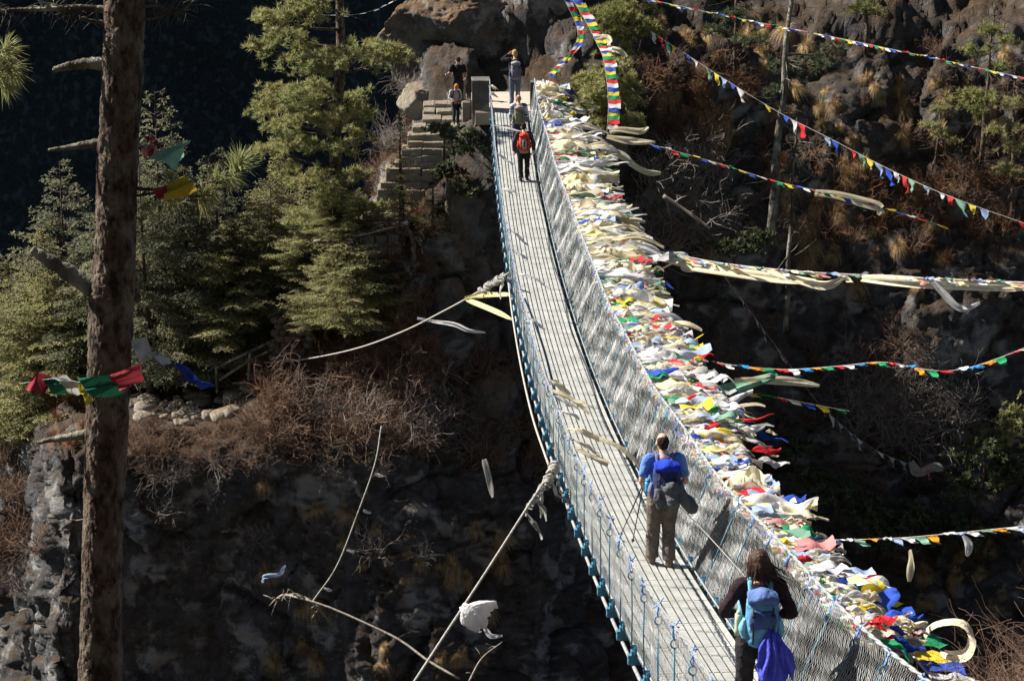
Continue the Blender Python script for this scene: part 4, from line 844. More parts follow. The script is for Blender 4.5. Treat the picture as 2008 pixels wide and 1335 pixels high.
scatter('rust', 12, (740, 500, 840, 640), (.6, 1.1), 'rusty shrub on the bank between steps bottom and slack rope', 'rusty shrubs under the steps')
scatter('rustgrass', 12, (700, 250, 790, 400), (.6, 1.1), 'rusty grass clump on the bank left of the stone steps', 'grass clumps by the steps')
scatter('rust', 14, (735, 240, 835, 470), (.5, .9), 'rusty shrub on the orange bank beside the stone steps', 'rusty shrubs by the steps')
scatter('brown', 18, (725, 260, 800, 470), (.5, .9), 'brown shrub on the bank beside the stone steps', 'brown shrubs by the steps')
scatter('grey', 12, (735, 170, 800, 280), (.7, 1.2), 'bare grey shrub between the big pine and the steps', 'bare shrubs by the steps', .2)
scatter('brown', 44, (245, 838, 520, 900), (.4, .9), 'small brown shrub on the lip of the ledge', 'shrubs along the ledge lip', .6)
scatter('rustgrass', 9, (85, 780, 170, 880), (.5, .9), 'reddish grass clump on the ledge left of the near trunk', 'grass clumps on the ledge')
scatter('brown', 14, (-20, 900, 75, 1160), (.9, 1.6), 'brown bush on the bank beyond the cliff edge at far left', 'bushes at the far left', .4)
scatter('grey', 14, (300, 890, 900, 1100), (.4, .8), 'small bare shrub growing out of the shaded left cliff', 'shrubs on the left cliff', .5)
scatter('straw', 34, (500, 900, 1010, 1335), (.35, .8), 'tan grass tuft clinging to the shaded left cliff', 'grass tufts on the left cliff', .3)
scatter('brown', 12, (980, 640, 1100, 960), (.6, 1.1), 'dark brown shrub right behind the bridge edge', 'shrubs left of the bridge', .7)
# right hillside, placed where the photo shows them
for i, (x, y, s) in enumerate(((1345, 65, .8), (1352, 78, .9), (1470, 62, .9), (1485, 75, .8), (1408, 108, .6), (1380, 215, 1.3), (1400, 235, 1.3), (1425, 230, 1.2), (1410, 260, 1.2), (1305, 185, 1.0), (1320, 175, .9), (1600, 210, .8), (1610, 240, .8), (1765, 165, 1.), (1770, 205, 1.1), (1778, 260, 1.0), (1705, 150, .9), (1715, 165, .7), (1668, 270, .8), (1650, 315, 1.2), (1660, 345, 1.3), (1690, 330, 1.1), (1600, 400, 1.2), (1590, 440, 1.4), (1585, 480, 1.4), (1640, 420, 1.1), (1725, 450, 1.1), (1760, 480, 1.0), (1700, 460, 1.), (1290, 165, .8), (1500, 130, .7), (1905, 350, .8), (1680, 560, .9), (1640, 500, .9), (1800, 560, .7))):
    put('straw', x, y, s * .85, 'tawny hanging grass clump on the sunlit right hillside', 'grass clumps on the right hillside', .3)
scatter('rust', 26, (1280, 150, 1480, 300), (.5, 1.1), 'rusty shrub on the upper right hillside near the pale cleft', 'rusty shrubs on the right hillside')
scatter('rust', 30, (1580, 330, 1990, 470), (.6, 1.2), 'rusty shrub on the right hillside under the pointed flags', 'rusty shrubs on the right hillside')
scatter('rustgrass', 24, (1300, 80, 1950, 520), (.5, 1.), 'reddish grass clump on the right hillside', 'grass clumps on the right hillside', .3)
scatter('straw', 50, (1290, 40, 1990, 520), (.5, 1.0), 'tawny grass clump scattered over the right hillside', 'grass clumps on the right hillside', .3)
scatter('grey', 20, (1270, 330, 1420, 520), (.9, 1.6), 'tangled bare grey shrub right of the flag mass', 'bare shrubs right of the flags', .35)
scatter('brown', 40, (1250, 90, 2008, 520), (.5, 1.1), 'brown shrub on the right hillside', 'brown shrubs on the right hillside')
scatter('grey', 24, (1660, 700, 1900, 860), (.8, 1.4), 'pale bare shrub on the dark right slope below the bright string', 'pale shrubs on the dark right slope', .6)
scatter('brown', 26, (1380, 560, 2000, 1000), (.7, 1.3), 'dark shrub on the shaded lower right slope', 'dark shrubs on the lower right slope', .6)
scatter('straw', 14, (1780, 1040, 2008, 1200), (.5, .9), 'tan tuft at the lower right below the low string', 'tufts at the lower right', .3)
# near brush at the lower right corner
NEARSH = [shrub_mesh('dry_shrub', 'near_twig', s, 1.25, 26, .9, .0045) for s in (31, 32)]
for i in range(120):
    x, y = rp.uniform(3.1, 6.6), rp.uniform(15, 19); p = Vector((x, y, 0)); p.z = near_z(x, y); o = obj('dry_shrub', NEARSH[i % 2]); o.location = p; s = rp.uniform(.7, 1.15); o.scale = (s, s, s * 1.1); o.rotation_euler = (rp.uniform(-.2, .2), rp.uniform(-.2, .2), rp.uniform(0, 6.28))
    tag(o, 'dry red brown brush in the lower right corner outside the net', 'shrub', 'near brush at the lower right')
# branches and poles lying about
def stick(name, label, pts, r0, r1, mt='dead_wood', twigs=0, cat='branch'):
    P = spline([at(*p) for p in pts], 14); mb = MB(); mb.tube([p - P[0] for p in P], [r0 + (r1 - r0) * i / 14 for i in range(15)], 7)
    for i in range(twigs):
        a = P[rnd.randrange(15)] - P[0]; d = Vector((rnd.uniform(-1, 1), rnd.uniform(-.6, .6), rnd.uniform(-.8, .8))).normalized() * rnd.uniform(.2, .6); mb.tube([a, a + d * .5 + Vector((0, 0, .04)), a + d], [r1, r1 * .6, r1 * .3], 4)
    o = mb.build(name, M[mt]); o.location = P[0]; return tag(o, label, cat)
stick('dead_branch', 'long bleached pole slanting down across the dark cliff', [(560, 1165, 54.6), (640, 1188, 54.2), (740, 1232, 53.6), (790, 1258, 53.2), (840, 1295, 52.6), (900, 1330, 52)], .03, .04, twigs=0)
stick('dead_branch', 'twiggy bleached branch end sticking out of the left cliff', [(538, 1178, 54.8), (560, 1165, 54.7), (600, 1172, 54.5), (625, 1195, 54.4)], .05, .03, twigs=26)
stick('dead_branch', 'thin grey branch at the bottom below the white bundle', [(920, 1335, 52), (945, 1290, 52.2), (985, 1258, 52.4)], .035, .015, twigs=5)
stick('dead_log', 'weathered grey log slanting under the bare grey shrubs', [(1300, 385, 64), (1340, 410, 63.8), (1392, 448, 63.4)], .09, .05, 'twig_grey', twigs=6)
stick('timber_pole', 'pale straight timber rail left of the steps bottom', [(616, 473, 60.2), (700, 462, 59.8), (800, 436, 59.4)], .05, .05, cat='pole')
stick('timber_pole', 'short dark timber beam under the pale rail', [(650, 478, 60.0), (720, 481, 59.7), (790, 479, 59.5)], .05, .05, 'bark', cat='pole')
stick('tree_root', 'dark twisted root arching over the steps bottom', [(700, 470, 59.9), (735, 448, 59.6), (775, 440, 59.4), (800, 450, 59.4), (812, 490, 59.4), (806, 540, 59.3)], .05, .08, 'bark', 10, cat='root')
stick('handrail_pole', 'upper grey pole of the leaning handrail on the trail', [(422, 722, 60.6), (480, 694, 60.4), (545, 664, 60.4)], .05, .05, 'lichen_bark', cat='handrail')
stick('handrail_pole', 'lower grey pole of the leaning handrail on the trail', [(430, 745, 60.6), (490, 707, 60.4), (545, 680, 60.4)], .05, .05, 'lichen_bark', cat='handrail')
stick('handrail_post', 'left upright post of the leaning handrail', [(424, 712, 60.6), (425, 745, 60.6), (426, 770, 60.6)], .05, .05, 'lichen_bark', cat='post')
stick('handrail_post', 'middle upright post of the leaning handrail', [(490, 690, 60.4), (489, 715, 60.4), (488, 745, 60.4)], .05, .05, 'lichen_bark', cat='post')
# dry stone wall and stones on the ledge
def stones(name, label, boxes, cat, mt='stone', per=1):
    mb = MB()
    for (px, py, Y, w, h) in boxes:
        c = at(px, py, Y); q = unit(1)[0]; Mx = Matrix.Rotation(rnd.uniform(-.35, .35), 3, 'Y') @ Matrix.Rotation(rnd.uniform(-.6, .6), 3, 'Z')
        k = MB().ball((0, 0, 0), (1, 1, 1), 8); V = np.concatenate(k.v); V = np.sign(V) * np.abs(V) ** .6; V *= 1 + .18 * fbm(V * 1.7 + px, 3, 3)[:, None]; V *= np.array([w, w * .8, h]); V = V @ np.array(Mx).T
        mb.add(V + np.array(c), k.f)
    o = mb.build(name, M[mt]); return tag(o, label, cat)
bx_ = []
for row in range(7):
    for k in range(5 - (row > 4)): bx_.append((540 + k * 16 + (row % 2) * 7 + rnd.uniform(-3, 3), 700 - row * 12, 60.5 + rnd.uniform(-.12, .12), rnd.uniform(.15, .22), rnd.uniform(.09, .13)))
stones('stone_wall', 'dark dry stone wall stub at the end of the slack rope', bx_, 'wall', 'boulder')
for i in range(34):
    x = rp.uniform(255, 470); y = rp.uniform(768, 832) - max(0, x - 400) * .35; p, n = ground(x, y, 6); pj = project([p])[0]; w = rp.uniform(.12, .42)
    tag(stones('ledge_stone', 'sunlit flat stone lying on the trail ledge', [(pj[0], pj[1] - 3, p.y, w, w * rp.uniform(.35, .6))], 'stone'), None, None, 'stones along the trail ledge')
for i in range(16):
    x = rp.uniform(470, 545); y = 770 - (x - 470) * 1.15 + rp.uniform(-8, 14); p, n = ground(x, y, 6); pj = project([p])[0]; w = rp.uniform(.12, .3)
    tag(stones('ledge_stone', 'sunlit stone on the climbing trail behind the leaning handrail', [(pj[0], pj[1] - 3, p.y - .1, w, w * .6)], 'stone'), None, None, 'stones behind the handrail')
# ---- the near pine at the left
YT = 15.0
PX = [(247, -260, 76), (245, -60, 77), (243, 60, 77), (238, 200, 79), (230, 330, 80), (228, 430, 80), (224, 520, 86), (221, 575, 97), (218, 610, 88), (214, 720, 86), (209, 850, 86), (205, 960, 84), (201, 1120, 86), (198, 1250, 90), (196, 1400, 96), (194, 1520, 110)]
zs = spline([at(x, y, YT) for x, y, w in PX], 420); ws = np.interp(np.linspace(0, len(PX) - 1, 421), range(len(PX)), [w for _, _, w in PX]) * YT / F / 2 * 1.02
n = 96; ang = np.linspace(0, 2 * np.pi, n, endpoint=False); V = []
for p, w in zip(zs, ws): V.append(np.stack([p.x + w * np.cos(ang), p.y + w * np.sin(ang), np.full(n, p.z)], 1))
V = np.concatenate(V); nrm = np.tile(np.stack([np.cos(ang), np.sin(ang), 0 * ang], 1), (421, 1))
q = V * np.array([1, 1, .62]); v1, e1 = cells(q * 15 + .6 * fbm(q * 12, 3, 3)[:, None], 5); v2, e2 = cells(q * 40, 6)
V += nrm * (.011 * (v1 - .5) - .014 * np.exp(-e1 * 12) - .004 * np.exp(-e2 * 9) + .010 * fbm(V * 3, 4, 7) + .003 * fbm(V * 40, 3, 9))[:, None]
base = Vector(zs[-1]); base.z = near_z(base.x, base.y)
nt_ = empty('pine_tree', base); tag(nt_, 'dark near pine trunk with broken stubs and cloth flags crossing the whole left side', 'tree')
k = np.arange(420)[:, None] * n + np.arange(n)[None]; k2 = np.arange(420)[:, None] * n + (np.arange(n)[None] + 1) % n
V[-n:, 2] = base.z - .4
trk = obj('trunk', npmesh('trunk', V - np.array(base), np.stack([k, k + n, k2 + n, k2], -1).reshape(-1, 4)), nt_, M['bark'])
def stub(pts, r0, r1, mt='lichen_bark', tw=0, name='branch'):
    P = spline([at(*p) for p in pts], 24); mb = MB(); mb.tube([p - base for p in P], [(r0 + (r1 - r0) * i / 24) * rnd.uniform(.88, 1.12) for i in range(25)], 9)
    for i in range(tw):
        a = P[rnd.randrange(4, 25)] - base; d = Vector((rnd.uniform(-1, 1), rnd.uniform(-.6, .6), rnd.uniform(-1, .6))).normalized() * rnd.uniform(.06, .25); mb.tube(spline([a, a + d * .5 + Vector((.02, 0, .02)), a + d], 4), [.004, .0035, .003, .0022, .0015], 4)
    return mb.build(name, M[mt], nt_)
stub([(215, 128, YT), (180, 124, YT), (150, 127, YT), (125, 132, YT), (106, 137, YT)], .055, .022); stub([(122, 133, YT), (112, 135, YT), (104, 138, YT)], .020, .012, 'dead_wood')
stub([(210, 278, YT), (170, 284, YT), (130, 290, YT), (95, 294, YT)], .045, .012); stub([(185, 565, YT), (150, 545, YT), (115, 523, YT), (85, 505, YT), (62, 489, YT)], .085, .036, 'lichen_bark')
stub([(185, 848, YT), (140, 856, YT), (100, 862, YT), (74, 868, YT)], .045, .016); stub([(262, 575, YT), (268, 580, YT), (272, 583, YT)], .04, .03, 'bark'); stub([(165, 1018, YT), (150, 1020, YT), (138, 1018, YT)], .008, .004, 'dead_wood')
stub([(215, 20, YT), (160, 15, YT), (90, 18, YT), (20, 20, YT), (-30, 22, YT)], .03, .008, 'lichen_bark', 60); stub([(210, 45, YT), (170, 40, YT), (120, 25, YT), (60, -10, YT)], .018, .006, 'lichen_bark', 50); stub([(270, 15, YT), (310, 12, YT), (345, 25, YT), (390, -5, YT)], .015, .005, 'lichen_bark', 36); stub([(275, 40, YT), (310, 35, YT), (340, 22, YT)], .009, .004, 'lichen_bark', 20)
stub([(262, 385, YT), (320, 378, YT), (380, 385, YT), (420, 382, YT)], .012, .006, 'bark', 6); stub([(262, 370, YT), (340, 372, YT), (420, 355, YT), (462, 338, YT)], .013, .006, 'bark', 4); stub([(-60, 150, YT), (-20, 140, YT), (15, 120, YT)], .014, .006, 'bark', 3)
def near_tuft(px, py, r_px, dx, dy, n=130, Y=YT):
    c = np.array(at(px, py, Y) - base); d = unit(n) * .75 + np.array([dx, 0, -dy]); B_ = np.repeat(c[None], n, 0) + NR.normal(size=(n, 3)) * .012
    obj('needle_tuft', blades(B_, d, r_px * Y / F * NR.uniform(.7, 1.15, n), .0062, 'needle_tuft', .12), nt_, M['needle_bright'])
for a in ((8, 100, 45, .6, -.3), (18, 135, 48, .5, .5), (-5, 150, 48, .6, .2), (5, 165, 40, .7, .5), (-12, 110, 40, .6, .3)): near_tuft(*a, 90)
for a in ((462, 338, 58, .3, -.8), (470, 322, 52, .5, -.5), (450, 345, 42, .6, .3), (340, 352, 42, -.3, -.6), (400, 378, 46, .7, -.3), (395, 392, 40, .6, .2), (285, 400, 40, .2, .5), (425, 350, 36, .5, -.4), (330, 385, 36, .5, -.2)): near_tuft(*a, 80)
def near_string(label, flags, cordpts):
    s = empty('prayer_flag_string', at(cordpts[0][0], cordpts[0][1], cordpts[0][2])); o0 = s.location.copy(); tag(s, label, 'flag string')
    MB().tube([p - o0 for p in spline([at(*c) for c in cordpts], 30)], .004, 5).build('cord', M['rope'], s)
    for i, (c, pts, Y) in enumerate(flags):
        q = [at(x, y, Y + dy_) - o0 for (x, y), dy_ in zip(pts, (0, .02, .12, -.08))]; cobj('flag', quadflag(*q, i + 3, 14, 14, .30), M[c], s)
near_string('string of limp red, white, green and blue flags wrapped round the near trunk', [('shaded_red', ((48, 764), (70, 728), (104, 738), (82, 772)), 14.7), ('grey', ((100, 738), (130, 735), (166, 764), (140, 768)), 14.6), ('shaded_yellow', ((150, 755), (166, 752), (186, 784), (168, 790)), 14.55), ('shaded_green', ((152, 742), (216, 735), (244, 772), (176, 776)), 14.5), ('shaded_red', ((212, 737), (276, 711), (279, 744), (240, 770)), 14.55), ('grey', ((256, 668), (288, 660), (300, 700), (272, 704)), 14.9), ('grey', ((288, 698), (300, 690), (332, 704), (318, 710)), 14.9), ('shaded_blue', ((338, 714), (356, 712), (420, 762), (392, 768)), 14.9), ('shaded_green', ((82, 742), (100, 738), (150, 766), (100, 768)), 14.75)],
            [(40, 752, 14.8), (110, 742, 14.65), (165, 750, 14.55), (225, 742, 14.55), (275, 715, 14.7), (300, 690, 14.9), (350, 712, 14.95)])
near_string('short string of red, green and yellow flags right of the near trunk', [('shaded_red', ((276, 262), (290, 276), (314, 268), (306, 300)), 14.9), ('pink', ((276, 292), (300, 280), (312, 296), (280, 304)), 14.88), ('pale_green', ((288, 306), (374, 274), (352, 306), (338, 328)), 14.9), ('shaded_yellow', ((330, 358), (366, 346), (388, 372), (322, 392)), 14.9), ('shaded_red', ((300, 372), (338, 360), (336, 388), (308, 392)), 14.88)], [(268, 285, 14.95), (300, 290, 14.9), (330, 320, 14.9), (340, 355, 14.9), (310, 380, 14.9)])
# ------------------------------------------------------------------ people and what they carry
def chain(mb, pts, radii, n=14, ref=(0, 1, 0)):
    """closed tapered limb with elliptical sections (side radius, depth radius)"""
    pts = [Vector(p) for p in pts]; rings = []; ref = Vector(ref); m = len(pts)
    for i, p in enumerate(pts):
        t = (pts[min(i + 1, m - 1)] - pts[max(i - 1, 0)]).normalized(); w = ref - t * ref.dot(t)
        if w.length < .15: w = Vector((0, 0, 1)) - t * t.z
        w.normalize(); u = t.cross(w); r = radii[i]; a, b = r if hasattr(r, '__len__') else (r, r)
        rings.append([tuple(p + u * (a * math.cos(2 * math.pi * k / n)) + w * (b * math.sin(2 * math.pi * k / n))) for k in range(n)])
    return mb.loft(rings)
def limb(mb, pts, radii, k=4, **kw):
    P = spline(pts, k * (len(pts) - 1)); rr = []
    for i in range(len(P)):
        t = i / k; a = min(int(t), len(pts) - 2); f = t - a; A, B_ = radii[a], radii[a + 1]
        A = A if hasattr(A, '__len__') else (A, A); B_ = B_ if hasattr(B_, '__len__') else (B_, B_); f = f * f * (3 - 2 * f)
        rr.append((A[0] + (B_[0] - A[0]) * f, A[1] + (B_[1] - A[1]) * f))
    return chain(mb, P, rr, **kw)
def hand(mb, wrist, elbow, palm_n, curl=.6, sgn=1):
    w = Vector(wrist); d = (w - Vector(elbow)).normalized(); nrm = Vector(palm_n); nrm = (nrm - d * nrm.dot(d)).normalized(); sd = d.cross(nrm) * sgn
    limb(mb, [w - d * .01, w + d * .04, w + d * .085], [(.026, .018), (.040, .016), (.041, .013)], ref=tuple(nrm))
    for i, (o_, L_) in enumerate(((-.031, .068), (-.0105, .078), (.0105, .072), (.030, .056))):
        p = w + d * .083 + sd * o_; q = [p]; a = curl * .5; dd = d
        for s in (.42, .32, .26):
            dd = (d * math.cos(a) + nrm * math.sin(a)); q.append(q[-1] + dd * L_ * s); a += curl * .85
        limb(mb, q, [.0098, .0092, .0084, .0066], k=2, n=8)
    p = w + d * .03 - sd * .032; q = [p, p + (d * .5 - sd * .75 + nrm * .3).normalized() * .034]; q.append(q[-1] + (d * .85 - sd * .2 + nrm * .45).normalized() * .03); q.append(q[-1] + (d * .9 + nrm * .5).normalized() * .022)
    limb(mb, q, [.014, .0125, .011, .008], k=2, n=8)
def fin(mb, name, mt, vox, parent=None, crease=.0, csize=.07, sm=6):
    o = mb.build(name, mt, parent); r = o.modifiers.new('one_surface', 'REMESH'); r.mode = 'VOXEL'; r.voxel_size = vox; r.use_smooth_shade = True
    s = o.modifiers.new('soften', 'SMOOTH'); s.factor = .5; s.iterations = sm
    if crease:
        tx = bpy.data.textures.get('folds%g' % csize) or bpy.data.textures.new('folds%g' % csize, 'CLOUDS'); tx.noise_scale = csize; tx.noise_depth = 2
        d = o.modifiers.new('folds', 'DISPLACE'); d.texture = tx; d.strength = crease; d.mid_level = .5; d.texture_coords = 'LOCAL'
    return o
skin = mat('skin', (.60, .36, .25), .55, (.50, .28, .19), 14.)
def fab(name, c, b=.35): return mat(name, c, .85, tuple(k * .72 for k in c), 9., b, 26., spec=.15)
def person(label, loc, yaw, H, P, cl, vox=.012, pitch=0.):
    """P: pose points for a 1.75 m figure, facing +y; cl: clothing and hair"""
    k = H / 1.75
    J = dict(hipL=(-.095, 0, .92), kneeL=(-.10, .03, .50), ankL=(-.10, -.02, .085), toeL=(-.125, .15, .03), hipR=(.095, 0, .92), kneeR=(.10, .03, .50), ankR=(.10, -.02, .085), toeR=(.125, .15, .03),
             shL=(-.19, -.01, 1.43), elL=(-.25, -.04, 1.15), wrL=(-.24, .10, .93), shR=(.19, -.01, 1.43), elR=(.25, -.04, 1.15), wrR=(.24, .10, .93), palmL=(1, .2, 0), palmR=(-1, .2, 0), head=(0, .03, 1.635), look=(0, 1, -.12), chest=(0, 0, 1.30), curl=.7)
    J.update(P); V3 = lambda n: Vector(J[n])
    def fit(o): o.scale = (k, k, k); return o
    mb = MB(); hd = V3('head'); lk = V3('look').normalized(); rt = lk.cross(Vector((0, 0, 1))).normalized(); up = rt.cross(lk); ch = V3('chest')
    limb(mb, [(0, 0, .86), (0, 0, .98), (0, -.005, 1.12), ch, (ch.x, ch.y - .01, 1.43), (ch.x, ch.y, 1.475)], [(.13, .09), (.155, .105), (.135, .095), (.165, .11), (.15, .085), (.075, .065)])
    nk = Vector((ch.x, ch.y - .005, 1.46)); limb(mb, [nk, nk.lerp(hd, .55), hd - up * .03], [(.058, .06), (.052, .055), (.055, .06)])
    # head: skull, jaw, nose, ears, brow
    Mh = Matrix((rt, lk, up)).transposed()
    mb.ball(hd + up * .025 - lk * .008, (.076, .096, .098), 16, Mh); mb.ball(hd - up * .045 + lk * .022, (.060, .068, .075), 14, Mh); mb.ball(hd + lk * .098 - up * .022, (.014, .020, .024), 8, Mh); mb.ball(hd + lk * .083 + up * .012, (.052, .016, .010), 8, Mh); mb.ball(hd + lk * .083 - up * .066, (.026, .014, .010), 8, Mh)
    for s in (-1, 1): mb.ball(hd + rt * s * .080 - lk * .005 - up * .012, (.012, .024, .033), 8, Mh)
    for s in ('L', 'R'):
        sg = -1 if s == 'L' else 1
        limb(mb, [V3('hip' + s) + Vector((0, 0, .04)), V3('hip' + s).lerp(V3('knee' + s), .5), V3('knee' + s), V3('knee' + s).lerp(V3('ank' + s), .35) + Vector((0, -.018, 0)), V3('ank' + s)], [.088, .078, .056, .056, .038]); limb(mb, [V3('ank' + s) + Vector((0, -.02, -.02)), V3('toe' + s)], [(.036, .045), (.04, .022)], ref=(0, 0, 1))
        limb(mb, [V3('sh' + s) - Vector((sg * .05, 0, 0)), V3('sh' + s), V3('sh' + s).lerp(V3('el' + s), .5), V3('el' + s), V3('el' + s).lerp(V3('wr' + s), .35), V3('wr' + s)], [.055, .054, .046, .038, .040, .026])
        hand(mb, V3('wr' + s), V3('el' + s), V3('palm' + s), J['curl'], sg)
    body = fin(mb, 'person', skin, min(vox, .009), None, sm=3); body.location = loc; body.rotation_euler = (pitch, 0, yaw); fit(body); tag(body, label, 'person')
    # trousers
    tm = MB(); w_ = cl.get('legw', 1.)
    limb(tm, [(0, -.005, .84), (0, -.012, .92), (0, 0, 1.03)], [(.15, .11), (.178, .132), (.160, .115)])
    for s in ('L', 'R'):
        h, kn, an = V3('hip' + s), V3('knee' + s), V3('ank' + s)
        limb(tm, [h + Vector((0, -.005, .06)), h.lerp(kn, .3), h.lerp(kn, .65), kn, kn.lerp(an, .4), kn.lerp(an, .8), an.lerp(kn, .03)], [.098, .102 * w_, .088 * w_, .078 * w_, .077 * w_, .073 * w_, .074 * w_])
    fin(tm, 'trousers', cl['trousers'], vox, body, .030, .10)
    # upper garment
    sm_ = MB(); hem = cl.get('hem', .93)
    limb(sm_, [(0, -.005, hem), (0, -.005, hem + .10), (0, 0, 1.13), ch, (ch.x, ch.y - .008, 1.41), (ch.x, ch.y, 1.465), (ch.x, ch.y, 1.50)], [(.172, .132), (.178, .132), (.158, .118), (.186, .130), (.168, .105), (.085, .078), (.066, .068)])
    for s in ('L', 'R'):
        sg = -1 if s == 'L' else 1; a, e, w = V3('sh' + s), V3('el' + s), V3('wr' + s)
        if cl.get('short'): limb(sm_, [a - Vector((sg * .07, 0, 0)), a, a.lerp(e, .5), a.lerp(e, .82)], [.07, .073, .068, .068])
        else: limb(sm_, [a - Vector((sg * .07, 0, 0)), a, a.lerp(e, .5), e, e.lerp(w, .5), e.lerp(w, .95)], [.07, .072, .062, .056, .052, .042])
    fin(sm_, cl.get('topname', 'shirt'), cl['top'], vox, body, .020, .09)
    bo = MB()
    for s in ('L', 'R'):
        an, to = V3('ank' + s), V3('toe' + s); limb(bo, [an + Vector((0, -.005, .06)), an + Vector((0, -.01, .0)), an.lerp(to, .2) + Vector((0, -.03, -.03)), an.lerp(to, .55) + Vector((0, 0, -.012)), to + (to - an).normalized() * .05], [(.052, .058), (.05, .066), (.048, .05), (.052, .042), (.044, .028)])
    fin(bo, 'boots', cl['boots'], min(vox, .011), body, .004, .05, 3)
    if cl.get('hair'):
        hb = MB(); kind = cl.get('hairkind', 'short')
        if kind == 'bald':
            hb.ball(hd - lk * .034 + up * .018, (.080, .085, .078), 14, Mh); hb.ball(hd - lk * .048 - up * .045, (.058, .045, .045), 12, Mh)
        elif kind == 'short':
            hb.ball(hd + up * .046 - lk * .020, (.084, .098, .085), 14, Mh); hb.ball(hd - lk * .045 - up * .01, (.075, .062, .075), 12, Mh)
        elif kind == 'cap':
            hb.ball(hd + up * .055 - lk * .01, (.088, .108, .075), 14, Mh); limb(hb, [hd + lk * .08 + up * .045, hd + lk * .17 + up * .03], [(.07, .014), (.055, .008)], ref=tuple(up))
        else:
            hb.ball(hd + up * .04 - lk * .022, (.094, .106, .094), 14, Mh); n_ = cl.get('locks', 30)
            for i in range(n_):
                a = -1.5 + 3.0 * i / (n_ - 1); q0 = hd + (rt * math.sin(a) * .070 - lk * math.cos(a) * .085) + up * .02; ln = cl.get('hairlen', .22) * rf.uniform(.75, 1.1); bl = Vector((cl.get('blow', .08) * rf.uniform(.3, 1.2) * (1 if math.sin(a) > -.2 else .3), -.02, 0))
                limb(hb, [q0, q0 - Vector((0, .015, ln * .45)) + bl * .4, q0 - Vector((0, .005, ln)) + bl], [.024, .019, .005], k=3, n=7)
        fin(hb, 'cap' if kind == 'cap' else 'hair', cl['hair'], .007 if vox < .013 else .011, body, .010, .025, 2)
    if cl.get('strands'):
        sm2 = MB()
        for i in range(cl['strands']):
            a = rf.uniform(-1.9, 1.9); q0 = hd + (rt * math.sin(a) * .05 - lk * math.cos(a) * .045) + up * rf.uniform(.09, .125); q1 = hd + (rt * math.sin(a) * .096 - lk * math.cos(a) * .115) + up * rf.uniform(-.02, .05); ln = rf.uniform(.14, .30); bl = Vector((rf.uniform(-.02, .14) + .05 * math.sin(a), rf.uniform(-.05, .02), 0))
            q2 = q1 + Vector((0, -.01, -ln * .5)) + bl * .35; sm2.tube(spline([q0, q1, q2, q2 + Vector((0, .01, -ln * .5)) + bl], 9), [.006, .0065, .0065, .006, .006, .005, .005, .004, .003, .0015], 4)
        sm2.build('hair_strands', cl['hair'], body)
    if cl.get('belt'):
        limb(bb := MB(), [(0, -.005, hem - .012), (0, -.005, hem + .012)], [(.178, .138), (.178, .138)]); bb.build('belt', cl['belt'], body)
    return body
def carry(o, body):
    """a carried thing stays top-level but takes its bearer's place and turn"""
    o.location = body.location; o.rotation_euler = body.rotation_euler; o.scale = body.scale; return o
def backpack(label, body, c, lidc, sidec, W=.155, D=.11, z0=1.00, z1=1.40, y0=-.235, extra=None, vox=.011):
    root = empty('backpack'); tag(root, label, 'backpack', 'backpacks worn by the walkers'); carry(root, body); y = y0
    b = MB(); limb(b, [(0, y + .02, z0 - .03), (0, y - .01, z0 + .03), (0, y - .02, (z0 + z1) / 2), (0, y, z1 - .05), (0, y + .02, z1)], [(W * .75, D * .7), (W, D), (W * 1.02, D * 1.08), (W * .96, D), (W * .8, D * .75)], n=18)
    b.box((0, y + .05, (z0 + z1) / 2), (W * 1.7, D * 1.2, (z1 - z0) * .9)); fin(b, 'pack_body', c, vox, root, .018, .09)
    l = MB(); limb(l, [(-W * .85, y, z1 + .02), (0, y - .015, z1 + .045), (W * .85, y, z1 + .02)], [(.055, D * .85), (.075, D * 1.12), (.055, D * .85)], n=16); fin(l, 'pack_lid', lidc, vox, root, .016, .08)
    for s in (-1, 1):
        p = MB(); limb(p, [(s * W, y, z0 + .02), (s * (W + .02), y - .005, z0 + .12), (s * W, y, z0 + .22)], [(.03, .06), (.04, .07), (.025, .055)]); fin(p, 'side_pocket', sidec, vox, root, .008, .06)
        t = MB(); limb(t, [(s * .10, y + .10, z0 + .06), (s * .165, -.02, 1.12), (s * .155, .115, 1.28), (s * .115, .09, 1.42), (s * .10, -.02, 1.50), (s * .085, y + .10, z1)], [(.025, .010)] * 6, k=6, n=8); t.build('shoulder_strap', sidec, root)
        q = MB(); q.tube([(s * W * .6, y - D * 1.05, z1 - .02), (s * W * .6, y - D * 1.18, (z0 + z1) / 2), (s * W * .55, y - D * .95, z0)], .008, 6); q.box((s * W * .6, y - D * 1.19, z1 - .10), (.03, .02, .03)); q.build('compression_strap', M['strap'], root)
    return root
M['strap'] = mat('black_webbing', (.03, .03, .035), .7)
boots_br = fab('brown_boots', (.16, .12, .085)); boots_bl = fab('dark_boots', (.05, .045, .042))
def drape(name, label, body, pieces, mt, vox=.012, cr=.05, cs=.09):
    mb = MB()
    for pts, rr in pieces: limb(mb, pts, rr)
    o = fin(mb, name, mt, vox, None, cr, cs, 4); carry(o, body); return tag(o, label, 'jacket')
